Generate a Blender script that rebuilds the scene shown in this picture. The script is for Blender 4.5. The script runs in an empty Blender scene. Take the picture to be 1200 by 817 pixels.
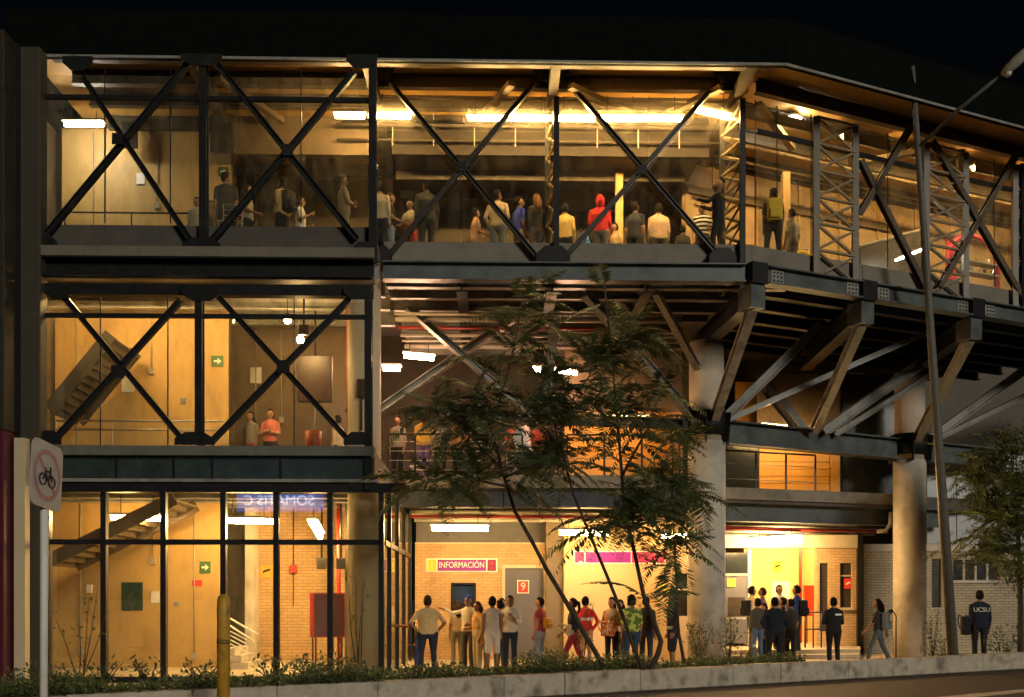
import bpy, bmesh, math, random
import numpy as np
from mathutils import Vector, Matrix, noise as mnoise
random.seed(7)
R = math.radians
scene = bpy.context.scene
COL = scene.collection
# ------------------------------------------------------------------ camera
TH = R(1.3); CT, ST = math.cos(TH), math.sin(TH); EYE = 1.75; F = 1200.0; HZ = 700.0
cam_d = bpy.data.cameras.new('camera'); cam = bpy.data.objects.new('camera', cam_d); COL.objects.link(cam)
cam.location = (0, 0, EYE); cam.rotation_euler = (R(90), 0, -TH)
cam_d.lens = 36; cam_d.sensor_width = 36; cam_d.shift_y = (HZ - 408.5) / 1200.0
cam_d.clip_start = 0.1; cam_d.clip_end = 2000
scene.camera = cam
# ------------------------------------------------------------------ night sky and faint city glow
world = bpy.data.worlds.new('World'); scene.world = world; world.use_nodes = True
wn = world.node_tree.nodes; wl_ = world.node_tree.links
bg = wn['Background']; sky = wn.new('ShaderNodeTexSky'); sky.sky_type = 'NISHITA'; sky.sun_disc = False
SUN_EL, SUN_AZ = R(15), R(152)      # direction the glow comes from: behind and right of the camera
sky.sun_elevation = SUN_EL; sky.sun_rotation = SUN_AZ
wl_.new(sky.outputs[0], bg.inputs[0]); bg.inputs[1].default_value = 0.00012
sd = bpy.data.lights.new('sun', 'SUN'); sd.energy = 0.23; sd.angle = R(14); sd.color = (1.0, 0.92, 0.76)
so = bpy.data.objects.new('sun', sd); COL.objects.link(so)
sv = Vector((math.sin(SUN_AZ) * math.cos(SUN_EL), math.cos(SUN_AZ) * math.cos(SUN_EL), math.sin(SUN_EL)))
so.rotation_euler = (-sv).to_track_quat('-Z', 'Y').to_euler()
scene.view_settings.view_transform = 'Standard'; scene.view_settings.look = 'None'
scene.view_settings.exposure = 2.45; scene.view_settings.gamma = 1.0
scene.render.engine = 'CYCLES'
cy = scene.cycles
cy.use_denoising = True; cy.max_bounces = 7; cy.diffuse_bounces = 4; cy.glossy_bounces = 3
cy.transparent_max_bounces = 16; cy.use_light_tree = True; cy.sample_clamp_indirect = 6.0
cy.caustics_reflective = False; cy.caustics_refractive = False
# ------------------------------------------------------------------ surveying: a sight line met with a real plane of the place
def sight(px, py):
    a = (px - 600) / F
    return CT * a + ST, CT - ST * a, (HZ - py) / F
def at(px, py, y):                       # point on the frontal plane at depth y
    dx, dy, dz = sight(px, py); t = y / dy
    return Vector((dx * t, y, EYE + dz * t))
def X(px, y): return at(px, HZ, y).x
def Zp(py, px, y): return at(px, py, y).z
def gr(px, py, z=0.0):                   # point on a level plane
    dx, dy, dz = sight(px, py); t = (z - EYE) / dz
    return Vector((dx * t, dy * t, z))
def atd(px, py, t):                      # point at camera depth t
    dx, dy, dz = sight(px, py)
    return Vector((dx * t, dy * t, EYE + dz * t))
YL, YM, YF = 21.05, 22.6, 21.2           # planes: glazed block, concourse truss, roof fascia
PHI = R(23); WD = Vector((math.cos(PHI), math.sin(PHI), 0)); WN = Vector((-math.sin(PHI), math.cos(PHI), 0))
CC = at(885, HZ, YM); CC.z = 0           # corner where the concourse bends
def wing(px, py, off=0.0):               # point on the wing's plane, off metres inside its edge
    dx, dy, dz = sight(px, py); o = CC + WN * off
    t = (o.dot(WN)) / (dx * WN.x + dy * WN.y)
    return Vector((dx * t, dy * t, EYE + dz * t))
def wp(s, off, z): v = CC + WD * s + WN * off; return Vector((v.x, v.y, z))
def ws(px, off=0.0): p = wing(px, HZ, off); return (p - CC).dot(WD)
# ------------------------------------------------------------------ materials
MATS = {}
def mat(name, col, rough=0.6, var=0.15, scale=6.0, bump=0.0, metal=0.0, stretch=(1, 1, 1), dirt=None, spec=0.4):
    if name in MATS: return MATS[name]
    m = bpy.data.materials.new(name); m.use_nodes = True; nt = m.node_tree; n = nt.nodes; l = nt.links
    b = n['Principled BSDF']; b.inputs['Roughness'].default_value = rough; b.inputs['Metallic'].default_value = metal
    b.inputs['Specular IOR Level'].default_value = spec
    tc = n.new('ShaderNodeTexCoord'); mp = n.new('ShaderNodeMapping'); mp.inputs['Scale'].default_value = stretch
    l.new(tc.outputs['Object'], mp.inputs[0])
    nz = n.new('ShaderNodeTexNoise'); nz.inputs['Scale'].default_value = scale; nz.inputs['Detail'].default_value = 6
    nz.inputs['Roughness'].default_value = 0.65; l.new(mp.outputs[0], nz.inputs['Vector'])
    cr = n.new('ShaderNodeValToRGB'); e = cr.color_ramp.elements
    e[0].position = 0.3; e[1].position = 0.7
    e[0].color = [max(0, c * (1 - var)) for c in col] + [1]; e[1].color = [min(1, c * (1 + var)) for c in col] + [1]
    l.new(nz.outputs[0], cr.inputs[0]); out = cr.outputs[0]
    if dirt:
        n2 = n.new('ShaderNodeTexNoise'); n2.inputs['Scale'].default_value = dirt[1]; n2.inputs['Detail'].default_value = 8
        l.new(mp.outputs[0], n2.inputs['Vector'])
        c2 = n.new('ShaderNodeValToRGB'); c2.color_ramp.elements[0].position = 0.52; c2.color_ramp.elements[1].position = 0.72
        c2.color_ramp.elements[1].color = (dirt[2],) * 3 + (1,)
        mx = n.new('ShaderNodeMixRGB'); mx.inputs[2].default_value = list(dirt[0]) + [1]
        l.new(n2.outputs[0], c2.inputs[0]); l.new(c2.outputs[0], mx.inputs[0]); l.new(out, mx.inputs[1]); out = mx.outputs[0]
    l.new(out, b.inputs['Base Color'])
    rr = n.new('ShaderNodeMapRange'); rr.inputs[3].default_value = max(0.05, rough - 0.12); rr.inputs[4].default_value = min(1, rough + 0.12)
    l.new(nz.outputs[0], rr.inputs[0]); l.new(rr.outputs[0], b.inputs['Roughness'])
    if bump:
        bp = n.new('ShaderNodeBump'); bp.inputs['Strength'].default_value = bump; bp.inputs['Distance'].default_value = 0.02
        n3 = n.new('ShaderNodeTexNoise'); n3.inputs['Scale'].default_value = scale * 5; n3.inputs['Detail'].default_value = 5
        l.new(mp.outputs[0], n3.inputs['Vector']); l.new(n3.outputs[0], bp.inputs['Height']); l.new(bp.outputs[0], b.inputs['Normal'])
    MATS[name] = m; return m
def emit(name, col, strength):
    if name in MATS: return MATS[name]
    m = bpy.data.materials.new(name); m.use_nodes = True; n = m.node_tree.nodes; b = n['Principled BSDF']
    b.inputs['Base Color'].default_value = list(col) + [1]
    b.inputs['Emission Color'].default_value = list(col) + [1]; b.inputs['Emission Strength'].default_value = strength
    MATS[name] = m; return m
def brick(name, c1, c2, mortar, w=0.27, h=0.085):
    m = bpy.data.materials.new(name); m.use_nodes = True; nt = m.node_tree; n = nt.nodes; l = nt.links; b = n['Principled BSDF']
    b.inputs['Roughness'].default_value = 0.8
    tc = n.new('ShaderNodeTexCoord'); sp = n.new('ShaderNodeSeparateXYZ'); cb = n.new('ShaderNodeCombineXYZ')
    l.new(tc.outputs['Object'], sp.inputs[0]); l.new(sp.outputs[0], cb.inputs[0]); l.new(sp.outputs[2], cb.inputs[1])
    br = n.new('ShaderNodeTexBrick'); br.inputs['Scale'].default_value = 1.0
    br.inputs['Brick Width'].default_value = w; br.inputs['Row Height'].default_value = h; br.inputs['Mortar Size'].default_value = 0.011
    br.inputs['Color1'].default_value = list(c1) + [1]; br.inputs['Color2'].default_value = list(c2) + [1]; br.inputs['Mortar'].default_value = list(mortar) + [1]
    br.inputs['Bias'].default_value = -0.2
    l.new(cb.outputs[0], br.inputs['Vector'])
    nz = n.new('ShaderNodeTexNoise'); nz.inputs['Scale'].default_value = 2.2; nz.inputs['Detail'].default_value = 7; l.new(tc.outputs['Object'], nz.inputs['Vector'])
    mx = n.new('ShaderNodeMixRGB'); mx.blend_type = 'MULTIPLY'; mx.inputs[0].default_value = 0.5
    l.new(br.outputs['Color'], mx.inputs[1]); l.new(nz.outputs[0], mx.inputs[2]); 
    g = n.new('ShaderNodeMixRGB'); g.blend_type = 'ADD'; g.inputs[0].default_value = 0.35; l.new(mx.outputs[0], g.inputs[1]); l.new(br.outputs['Color'], g.inputs[2])
    l.new(g.outputs[0], b.inputs['Base Color'])
    bp = n.new('ShaderNodeBump'); bp.inputs['Strength'].default_value = 0.6; bp.inputs['Distance'].default_value = 0.012; bp.invert = True
    l.new(br.outputs['Fac'], bp.inputs['Height']); l.new(bp.outputs[0], b.inputs['Normal'])
    MATS[name] = m; return m
def glass(name, tint=(0.93, 0.95, 0.92), base=0.05, dust=0.06, dcol=(0.5, 0.42, 0.3)):
    m = bpy.data.materials.new(name); m.use_nodes = True; nt = m.node_tree; n = nt.nodes; l = nt.links
    n.remove(n['Principled BSDF']); out = n['Material Output']
    tr = n.new('ShaderNodeBsdfTransparent'); tr.inputs[0].default_value = list(tint) + [1]
    gl = n.new('ShaderNodeBsdfGlossy'); gl.inputs['Roughness'].default_value = 0.015; gl.inputs[0].default_value = (0.9, 0.95, 1, 1)
    lw = n.new('ShaderNodeLayerWeight'); lw.inputs[0].default_value = 0.5
    pw = n.new('ShaderNodeMath'); pw.operation = 'POWER'; pw.inputs[1].default_value = 4.0; l.new(lw.outputs['Facing'], pw.inputs[0])
    ma = n.new('ShaderNodeMath'); ma.operation = 'MULTIPLY_ADD'; ma.inputs[1].default_value = 0.6; ma.inputs[2].default_value = base; l.new(pw.outputs[0], ma.inputs[0])
    ms = n.new('ShaderNodeMixShader'); l.new(ma.outputs[0], ms.inputs[0]); l.new(tr.outputs[0], ms.inputs[1]); l.new(gl.outputs[0], ms.inputs[2])
    tc = n.new('ShaderNodeTexCoord'); mp = n.new('ShaderNodeMapping'); mp.inputs['Scale'].default_value = (2.2, 2.2, 0.7); l.new(tc.outputs['Object'], mp.inputs[0])
    nz = n.new('ShaderNodeTexNoise'); nz.inputs['Scale'].default_value = 1.6; nz.inputs['Detail'].default_value = 9; nz.inputs['Roughness'].default_value = 0.7; l.new(mp.outputs[0], nz.inputs['Vector'])
    mr = n.new('ShaderNodeMapRange'); mr.inputs[1].default_value = 0.42; mr.inputs[2].default_value = 0.75; mr.inputs[3].default_value = dust * 0.15; mr.inputs[4].default_value = dust; l.new(nz.outputs[0], mr.inputs[0])
    df = n.new('ShaderNodeBsdfDiffuse'); df.inputs[0].default_value = list(dcol) + [1]
    tl = n.new('ShaderNodeBsdfTranslucent'); tl.inputs[0].default_value = list(dcol) + [1]
    dm = n.new('ShaderNodeMixShader'); dm.inputs[0].default_value = 0.6; l.new(df.outputs[0], dm.inputs[1]); l.new(tl.outputs[0], dm.inputs[2])
    m2 = n.new('ShaderNodeMixShader'); l.new(mr.outputs[0], m2.inputs[0]); l.new(ms.outputs[0], m2.inputs[1]); l.new(dm.outputs[0], m2.inputs[2])
    l.new(m2.outputs[0], out.inputs[0]); MATS[name] = m; return m
STEEL = mat('dark_steel', (0.008, 0.009, 0.009), 0.5, 0.3, 9, 0.05, dirt=((0.035, 0.03, 0.024), 3.0, 0.5), spec=0.25)
GSTEEL = mat('grey_steel', (0.26, 0.255, 0.235), 0.5, 0.2, 5, 0.08, dirt=((0.06, 0.055, 0.045), 2.2, 0.7))
GIRD = mat('girder_steel', (0.095, 0.11, 0.11), 0.45, 0.25, 3, 0.06, dirt=((0.035, 0.035, 0.035), 1.6, 0.7))
BLACK = mat('black_metal', (0.012, 0.012, 0.012), 0.4, 0.3)
ROOF = mat('roof_fascia', (0.004, 0.006, 0.005), 0.85, 0.3, 4, spec=0.04)
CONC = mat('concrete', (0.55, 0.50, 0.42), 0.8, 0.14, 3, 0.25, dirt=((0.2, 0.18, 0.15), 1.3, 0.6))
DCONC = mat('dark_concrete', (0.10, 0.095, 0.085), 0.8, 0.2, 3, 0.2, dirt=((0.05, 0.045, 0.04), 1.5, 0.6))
SKIRT = mat('skirting', (0.20, 0.18, 0.145), 0.7, 0.12, 2.5, 0.1, dirt=((0.10, 0.09, 0.07), 1.8, 0.5))
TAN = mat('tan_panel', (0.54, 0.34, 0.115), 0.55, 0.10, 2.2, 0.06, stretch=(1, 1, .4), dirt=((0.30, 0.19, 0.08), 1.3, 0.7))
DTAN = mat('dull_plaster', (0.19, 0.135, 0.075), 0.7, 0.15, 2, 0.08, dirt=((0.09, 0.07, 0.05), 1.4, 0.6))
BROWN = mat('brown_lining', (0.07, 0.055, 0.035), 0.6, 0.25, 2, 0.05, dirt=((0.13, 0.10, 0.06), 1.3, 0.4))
DECK = mat('ceiling_decking', (0.62, 0.36, 0.09), 0.6, 0.1, 2, 0.05)
CREAM = mat('cream_plaster', (0.55, 0.46, 0.31), 0.65, 0.08, 1.5, 0.06, dirt=((0.38, 0.3, 0.2), 1.2, 0.4))
ORANGE = mat('orange_siding', (0.62, 0.30, 0.05), 0.55, 0.07, 2, 0.03)
PIPE = mat('pipe_grey', (0.35, 0.32, 0.27), 0.45, 0.15)
RPIPE = mat('pipe_red', (0.35, 0.03, 0.02), 0.45, 0.15)
RAIL = mat('steel_rail', (0.45, 0.42, 0.36), 0.35, 0.1, metal=0.6)
WHITE = mat('white_paint', (0.75, 0.73, 0.68), 0.5, 0.05, dirt=((0.5, 0.46, 0.38), 4, 0.4))
BRICK = brick('tan_brick', (0.50, 0.32, 0.15), (0.42, 0.26, 0.115), (0.31, 0.21, 0.12))
WBRICK = brick('pale_brick', (0.42, 0.36, 0.25), (0.35, 0.30, 0.21), (0.22, 0.19, 0.13))
GLASS = glass('window_glass', base=0.07, dust=0.13)
GLASSM = glass('concourse_glass', base=0.07, dust=0.15)
GLASSG = glass('shopfront_glass', base=0.09, dust=0.07)
ROAD = mat('asphalt', (0.085, 0.064, 0.055), 0.75, 0.25, 30, 0.5, dirt=((0.08, 0.065, 0.055), 1.2, 0.5))
PAVE = mat('plaza_paving', (0.42, 0.35, 0.25), 0.7, 0.12, 3, 0.15, dirt=((0.22, 0.18, 0.13), 1.2, 0.5))
KERB = mat('kerb_concrete', (0.48, 0.42, 0.33), 0.85, 0.2, 5, 0.4, dirt=((0.10, 0.08, 0.06), 3.0, 0.75))
SOIL = mat('soil', (0.05, 0.035, 0.022), 0.95, 0.4, 14, 0.8)
BARK = mat('bark', (0.06, 0.045, 0.03), 0.9, 0.35, 20, 0.7, stretch=(1, 1, .3))
def leafmat(name, col):
    m = bpy.data.materials.new(name); m.use_nodes = True; n = m.node_tree.nodes; l = m.node_tree.links
    b = n['Principled BSDF']; b.inputs['Roughness'].default_value = 0.55
    oi = n.new('ShaderNodeObjectInfo'); tc = n.new('ShaderNodeTexCoord'); nz = n.new('ShaderNodeTexNoise'); nz.inputs['Scale'].default_value = 9
    l.new(tc.outputs['Object'], nz.inputs['Vector'])
    ad = n.new('ShaderNodeMath'); ad.operation = 'ADD'; l.new(nz.outputs[0], ad.inputs[0]); l.new(oi.outputs['Random'], ad.inputs[1])
    cr = n.new('ShaderNodeValToRGB'); e = cr.color_ramp.elements
    e[0].position = 0.35; e[0].color = [c * 0.55 for c in col] + [1]; e[1].position = 1.3 / 2 + .3; e[1].color = [c * 1.5 for c in col] + [1]
    l.new(ad.outputs[0], cr.inputs[0]); l.new(cr.outputs[0], b.inputs['Base Color'])
    tl = n.new('ShaderNodeBsdfTranslucent'); l.new(cr.outputs[0], tl.inputs[0])
    mx = n.new('ShaderNodeMixShader'); mx.inputs[0].default_value = 0.25
    l.new(b.outputs[0], mx.inputs[1]); l.new(tl.outputs[0], mx.inputs[2]); l.new(mx.outputs[0], n['Material Output'].inputs[0])
    MATS[name] = m; return m
LEAF = leafmat('leaf', (0.055, 0.078, 0.032)); LEAF2 = leafmat('leaf_pale', (0.12, 0.13, 0.035)); LEAF3 = leafmat('leaf_hedge', (0.07, 0.095, 0.035))
# ------------------------------------------------------------------ builders
def tag(o, label=None, cat=None, group=None, kind=None):
    if label: o['label'] = label
    if cat: o['category'] = cat
    if group: o['group'] = group
    if kind: o['kind'] = kind
    return o
def wloc(o):
    v = Vector((0, 0, 0))
    while o is not None: v += o.location; o = o.parent
    return v
def thing(name, loc, label, cat, group=None):
    o = bpy.data.objects.new(name, None); o.empty_display_size = 0.2; COL.objects.link(o); o.location = loc
    return tag(o, label, cat, group)
class MB:
    def __init__(s): s.v = []; s.f = []; s.sm = []
    def add(s, vs, fs, smooth=False):
        b = len(s.v); s.v += [tuple(v) for v in vs]; s.f += [tuple(i + b for i in f) for f in fs]; s.sm += [smooth] * len(fs); return s
    def box(s, a, b):
        x0, y0, z0 = a; x1, y1, z1 = b
        if x0 > x1: x0, x1 = x1, x0
        if y0 > y1: y0, y1 = y1, y0
        if z0 > z1: z0, z1 = z1, z0
        return s.add([(x0, y0, z0), (x1, y0, z0), (x1, y1, z0), (x0, y1, z0), (x0, y0, z1), (x1, y0, z1), (x1, y1, z1), (x0, y1, z1)],
                     [(0, 3, 2, 1), (4, 5, 6, 7), (0, 1, 5, 4), (1, 2, 6, 5), (2, 3, 7, 6), (3, 0, 4, 7)])
    def frame(s, p, q, up=None):
        p, q = Vector(p), Vector(q); d = (q - p).normalized()
        u = Vector(up) if up else Vector((0, 1, 0))
        if abs(d.dot(u.normalized())) > 0.98: u = Vector((1, 0, 0)) if abs(d.x) < 0.9 else Vector((0, 0, 1))
        n = (u - d * u.dot(d)).normalized(); w = d.cross(n)
        return p, q, d, n, w
    def bar(s, p, q, w, h, up=None, ow=0, on=0):   # h along up, w across
        p, q, d, n, x = s.frame(p, q, up); o = x * ow + n * on; vs = []
        for c in (p, q):
            for a, b in ((-1, -1), (1, -1), (1, 1), (-1, 1)): vs.append(c + o + x * (a * w / 2) + n * (b * h / 2))
        return s.add(vs, [(3, 2, 1, 0), (4, 5, 6, 7), (0, 1, 5, 4), (1, 2, 6, 5), (2, 3, 7, 6), (3, 0, 4, 7)])
    def ibeam(s, p, q, w, h, t=0.025, up=(0, 0, 1)):
        s.bar(p, q, w, t, up, 0, h / 2 - t / 2); s.bar(p, q, w, t, up, 0, -h / 2 + t / 2); s.bar(p, q, t, h - 2 * t, up); return s
    def tube(s, pts, rad, n=10, cap=True, smooth=True):
        pts = [Vector(p) for p in pts]; rad = rad if isinstance(rad, (list, tuple)) else [rad] * len(pts)
        vs = []; prev = None
        for i, p in enumerate(pts):
            d = (pts[min(i + 1, len(pts) - 1)] - pts[max(i - 1, 0)]).normalized()
            u = prev if prev is not None else (Vector((0, 0, 1)) if abs(d.z) < 0.9 else Vector((1, 0, 0)))
            a = (u - d * u.dot(d)).normalized(); prev = a; b = d.cross(a)
            for k in range(n):
                g = 2 * math.pi * k / n; vs.append(p + (a * math.cos(g) + b * math.sin(g)) * rad[i])
        fs = []
        for i in range(len(pts) - 1):
            for k in range(n): fs.append((i * n + k, i * n + (k + 1) % n, (i + 1) * n + (k + 1) % n, (i + 1) * n + k))
        s.add(vs, fs, smooth)
        if cap:
            m = (len(pts) - 1) * n; b0 = len(s.v) - len(vs)
            s.f += [tuple(b0 + k for k in reversed(range(n))), tuple(b0 + m + k for k in range(n))]; s.sm += [False, False]
        return s
    def prism(s, poly, z0, z1):
        n = len(poly); vs = [(p[0], p[1], z0) for p in poly] + [(p[0], p[1], z1) for p in poly]
        return s.add(vs, [tuple(reversed(range(n))), tuple(range(n, 2 * n))] + [(i, (i + 1) % n, n + (i + 1) % n, n + i) for i in range(n)])
    def plate(s, poly, p0, ux, uz, th):       # polygon (u,v) in the plane p0,ux,uz extruded th along ux x uz
        ux, uz = Vector(ux), Vector(uz); nn = ux.cross(uz).normalized(); p0 = Vector(p0); n = len(poly)
        vs = [p0 + ux * a + uz * b for a, b in poly] + [p0 + ux * a + uz * b + nn * th for a, b in poly]
        return s.add(vs, [tuple(range(n)), tuple(reversed(range(n, 2 * n)))] + [(i, n + i, n + (i + 1) % n, (i + 1) % n) for i in range(n)])
    def ball(s, c, r, nu=12, nv=8):
        c = Vector(c); r = r if isinstance(r, (tuple, list)) else (r, r, r); vs = [c + Vector((0, 0, r[2]))]
        for i in range(1, nv):
            a = math.pi * i / nv
            for k in range(nu): g = 2 * math.pi * k / nu; vs.append(c + Vector((r[0] * math.sin(a) * math.cos(g), r[1] * math.sin(a) * math.sin(g), r[2] * math.cos(a))))
        vs.append(c - Vector((0, 0, r[2]))); fs = [(0, 1 + k, 1 + (k + 1) % nu) for k in range(nu)]
        for i in range(nv - 2):
            for k in range(nu): fs.append((1 + i * nu + k, 1 + (i + 1) * nu + k, 1 + (i + 1) * nu + (k + 1) % nu, 1 + i * nu + (k + 1) % nu))
        L = len(vs) - 1; b = 1 + (nv - 2) * nu; fs += [(b + k, L, b + (k + 1) % nu) for k in range(nu)]
        return s.add(vs, fs, True)
    def mesh(s, name, m, off=Vector((0, 0, 0))):
        me = bpy.data.meshes.new(name); me.from_pydata([Vector(v) - off for v in s.v], [], s.f); me.materials.append(m)
        me.polygons.foreach_set('use_smooth', s.sm); me.update(); return me
    def build(s, name, m, parent=None, loc=None, bevel=0):
        off = wloc(parent) if parent is not None else (Vector(loc) if loc is not None else Vector((0, 0, 0)))
        me = s.mesh(name, m, off)
        bm = bmesh.new(); bm.from_mesh(me)
        if bevel: bmesh.ops.bevel(bm, geom=bm.edges[:], offset=bevel, segments=1, affect='EDGES')
        bmesh.ops.recalc_face_normals(bm, faces=bm.faces[:]); bm.to_mesh(me); bm.free()
        o = bpy.data.objects.new(name, me); COL.objects.link(o)
        if parent is not None: o.parent = parent
        elif loc is not None: o.location = loc
        return o
def box(name, m, a, b, parent=None, bevel=0): return MB().box(a, b).build(name, m, parent, None, bevel)
def struct(name, mb, m, loc=(0, 0, 0)): return tag(mb.build(name, m, None, loc), kind='structure')
def rect(name, m, px0, px1, py0, py1, y, th, parent=None, bevel=0):     # a block whose front face lies at depth y
    a = at(px0, py1, y); b = at(px1, py0, y)
    return box(name, m, (a.x, y, a.z), (b.x, y + th, b.z), parent, bevel)
def text(name, body, size, m, parent, p, ux, uz, depth=0.006, align='CENTER', scx=1.0):
    c = bpy.data.curves.new(name, 'FONT'); c.body = body; c.size = size; c.extrude = depth; c.align_x = align; c.align_y = 'CENTER'
    t = bpy.data.objects.new(name, c); COL.objects.link(t); bpy.context.view_layer.update()
    me = bpy.data.meshes.new_from_object(t.evaluated_get(bpy.context.evaluated_depsgraph_get())); bpy.data.objects.remove(t)
    me.materials.clear(); me.materials.append(m)
    ux, uz = Vector(ux).normalized(), Vector(uz).normalized(); nn = ux.cross(uz)
    M = Matrix((ux * scx, uz, nn)).transposed(); me.transform(M.to_4x4())
    o = bpy.data.objects.new(name, me); COL.objects.link(o); o.parent = parent; o.location = Vector(p) - wloc(parent); return o
# ================================================================== GROUND
struct('road', MB().add([(-600, -600, -.05), (600, -600, -.05), (600, 600, -.05), (-600, 600, -.05)], [(0, 1, 2, 3)]), ROAD)
K0 = atd(350, HZ, 16.3); K1 = atd(1200, HZ, 25.8); K0.z = K1.z = 0; KD = (K1 - K0).normalized(); KN = Vector((-KD.y, KD.x, 0))
def kp(s, off=0, z=0): v = K0 + KD * s + KN * off; return Vector((v.x, v.y, z))
plaza = struct('plaza', MB().prism([kp(-9, .3), kp(30, .3), (34, 60), (-30, 60), (-30, kp(-9, .3).y)], -.04, 0.0), PAVE)
kerb = thing('planter_kerb', kp(0), 'low weathered concrete kerb wall running along the road', 'kerb')
random.seed(3); KJ = [i * 1.75 + random.uniform(-.4, .4) for i in range(-5, 15)]
for i in range(-5, 14):
    s0, s1 = KJ[i + 5], KJ[i + 6] - .008; h = .35 + random.uniform(-.01, .01); o = random.uniform(-.008, .008)
    MB().prism([kp(s0, -.02 + o), kp(s1, -.02 + o), kp(s1, .3), kp(s0, .3)], -.05, h).build('kerb_stone', KERB, kerb, bevel=.015)
mk = struct('lane_marking', MB().add([gr(1040, 822, -.046), gr(1230, 805, -.046), gr(1230, 808.5, -.046), gr(1040, 827, -.046)], [(0, 1, 2, 3)]),
            mat('line_paint', (.6, .56, .5), .7, .2, 12, dirt=((.1, .09, .08), 5, .9)))
# planting bed behind the kerb, up to the columns
struct('planting_bed', MB().prism([kp(-8, .3), kp(13.4, .3), kp(13.0, 1.2), kp(9, 1.9), kp(1.2, 2.2), kp(-8, 2.2)], -.02, .2), SOIL)
island = struct('traffic_island', MB().prism([(-6.2, 9.0), (-3.0, 9.0), (-3.0, 14.6), (-6.2, 14.6)], -.05, .1), KERB)
# ================================================================== LEFT GLAZED BLOCK
sb = thing('station_building', (-5, YL + 2, 0), 'glazed stair block with black crossed braces at left of the station', 'building')
def LX(px): return X(px, YL)
def LZ(py, px=240): return Zp(py, px, YL)
def lp(px, py, dy=0): p = at(px, py, YL); return Vector((p.x, YL + dy, p.z))
xl0, xl1 = LX(47), LX(437)
def bay(p, braces, dy=0, w=.115, m=STEEL, parent=sb):
    for q in braces:
        a, b = lp(q[0], q[1], dy), lp(q[2], q[3], dy)
        MB().ibeam(a, b, .12, w, .02, up=(b - a).cross(Vector((0, 1, 0)))).build('diagonal_brace', m, parent)
bay(sb, [(97, 90, 222, 280), (415, 85, 248, 283), (255, 76, 418, 280), (222, 73, 48, 283)], 0)
bay(sb, [(75, 348, 218, 520), (410, 350, 246, 520), (256, 348, 412, 520), (212, 352, 62, 518)], 0)
for px, y0, y1 in ((239, 68, 300), (437, 70, 308)):
    MB().ibeam(lp(px, y1, 0), lp(px, y0, 0), .15, .2, .022, up=(0, 1, 0)).build('vertical_post', STEEL, sb)
for px, y0, y1 in ((234, 340, 522), (432, 340, 575)):
    MB().ibeam(lp(px, y1, 0), lp(px, y0, 0), .15, .2, .022, up=(0, 1, 0)).build('vertical_post', STEEL, sb)
def gusset(cx, cy, w, h, parent=sb, y=YL, flip=False):
    c = at(cx, cy, y); s = y / F; w *= s / 2; h *= s / 2; k = .45
    poly = [(-w, h), (w, h), (w, 0), (w * k, -h), (-w * k, -h), (-w, 0)] if not flip else [(-w, -h), (-w, 0), (-w * k, h), (w * k, h), (w, 0), (w, -h)]
    MB().plate(poly, (c.x, y - .14, c.z), (1, 0, 0), (0, 0, 1), -.02).build('gusset_plate', STEEL, parent)
for g in ((238, 74, 48, 14), (425, 76, 36, 16), (94, 78, 34, 16), (238, 346, 46, 18), (420, 345, 32, 16), (72, 345, 30, 14)): gusset(*g)
for g in ((238, 288, 44, 14), (428, 294, 30, 16), (55, 286, 30, 16), (230, 515, 46, 15), (420, 515, 32, 15), (60, 514, 30, 16)): gusset(*g, flip=True)
for c, w in (((140, 165), 13), ((338, 178), 13), ((140, 437), 15), ((333, 431), 15)):
    p = lp(*c); s = w * YL / F / 2; MB().plate([(-s, -s), (s, -s), (s, s), (-s, s)], (p.x, YL - .105, p.z), (1, 0, 0), (0, 0, 1), -.015).build('gusset_plate', STEEL, sb)
# chords and slab edges (top to bottom)
MB().box((xl0, YL + .12, LZ(292)), (xl1, YL + .3, LZ(262.5))).build('sill_wall', mat('sill_dark', (.075, .068, .055), .7, .2, 3, .1), sb)
MB().ibeam((xl0, YL + .05, LZ(316)), (xl1 + .02, YL + .05, LZ(316)), .5, .40, .03).build('edge_girder', STEEL, sb)
MB().box((xl0, YL - .22, LZ(304.5)), (xl1 + .05, YL + .1, LZ(293))).build('ledge', mat('ledge_paint', (.17, .15, .11), .6, .2, 4, dirt=((.07, .06, .05), 2, .6)), sb)
MB().box((xl0, YL - .02, LZ(346)), (xl1, YL + .2, LZ(333))).build('top_chord', STEEL, sb)
MB().box((xl0, YL - .1, LZ(329)), (xl1, YL + .1, LZ(326.5))).build('flange', GSTEEL, sb)
MB().box((xl0 + .3, YL - .2, LZ(535)), (xl1 + .05, YL + .2, LZ(524))).build('ledge', mat('ledge_grey', (.13, .13, .11), .6, .2, 4, dirt=((.06, .06, .05), 2, .6)), sb)
spx = [66, 138, 205, 250, 330, 432]
for i in range(5):
    MB().box((LX(spx[i]) + .01, YL - .02, LZ(561)), (LX(spx[i + 1]) - .01, YL + .1, LZ(536))).build('spandrel_panel', mat('spandrel', (.035, .05, .045), .25, .3, 2), sb)
    MB().box((LX(spx[i]) - .03, YL - .06, LZ(562)), (LX(spx[i]) + .01, YL + .05, LZ(535.5))).build('spandrel_rib', STEEL, sb)
MB().box((xl0 + .3, YL - .12, LZ(565.5)), (xl1 + .1, YL + .15, LZ(561.8))).build('flange', GSTEEL, sb)
MB().box((xl0 + .3, YL - .04, LZ(577)), (LX(478), YL + .2, LZ(566))).build('head_beam', STEEL, sb)
for y0 in (115.5, 370.5):
    MB().box((xl0, YL - .03, LZ(y0 + 2.4)), (xl1, YL + .06, LZ(y0 - 2.4))).build('rail_beam', STEEL, sb)
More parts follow.
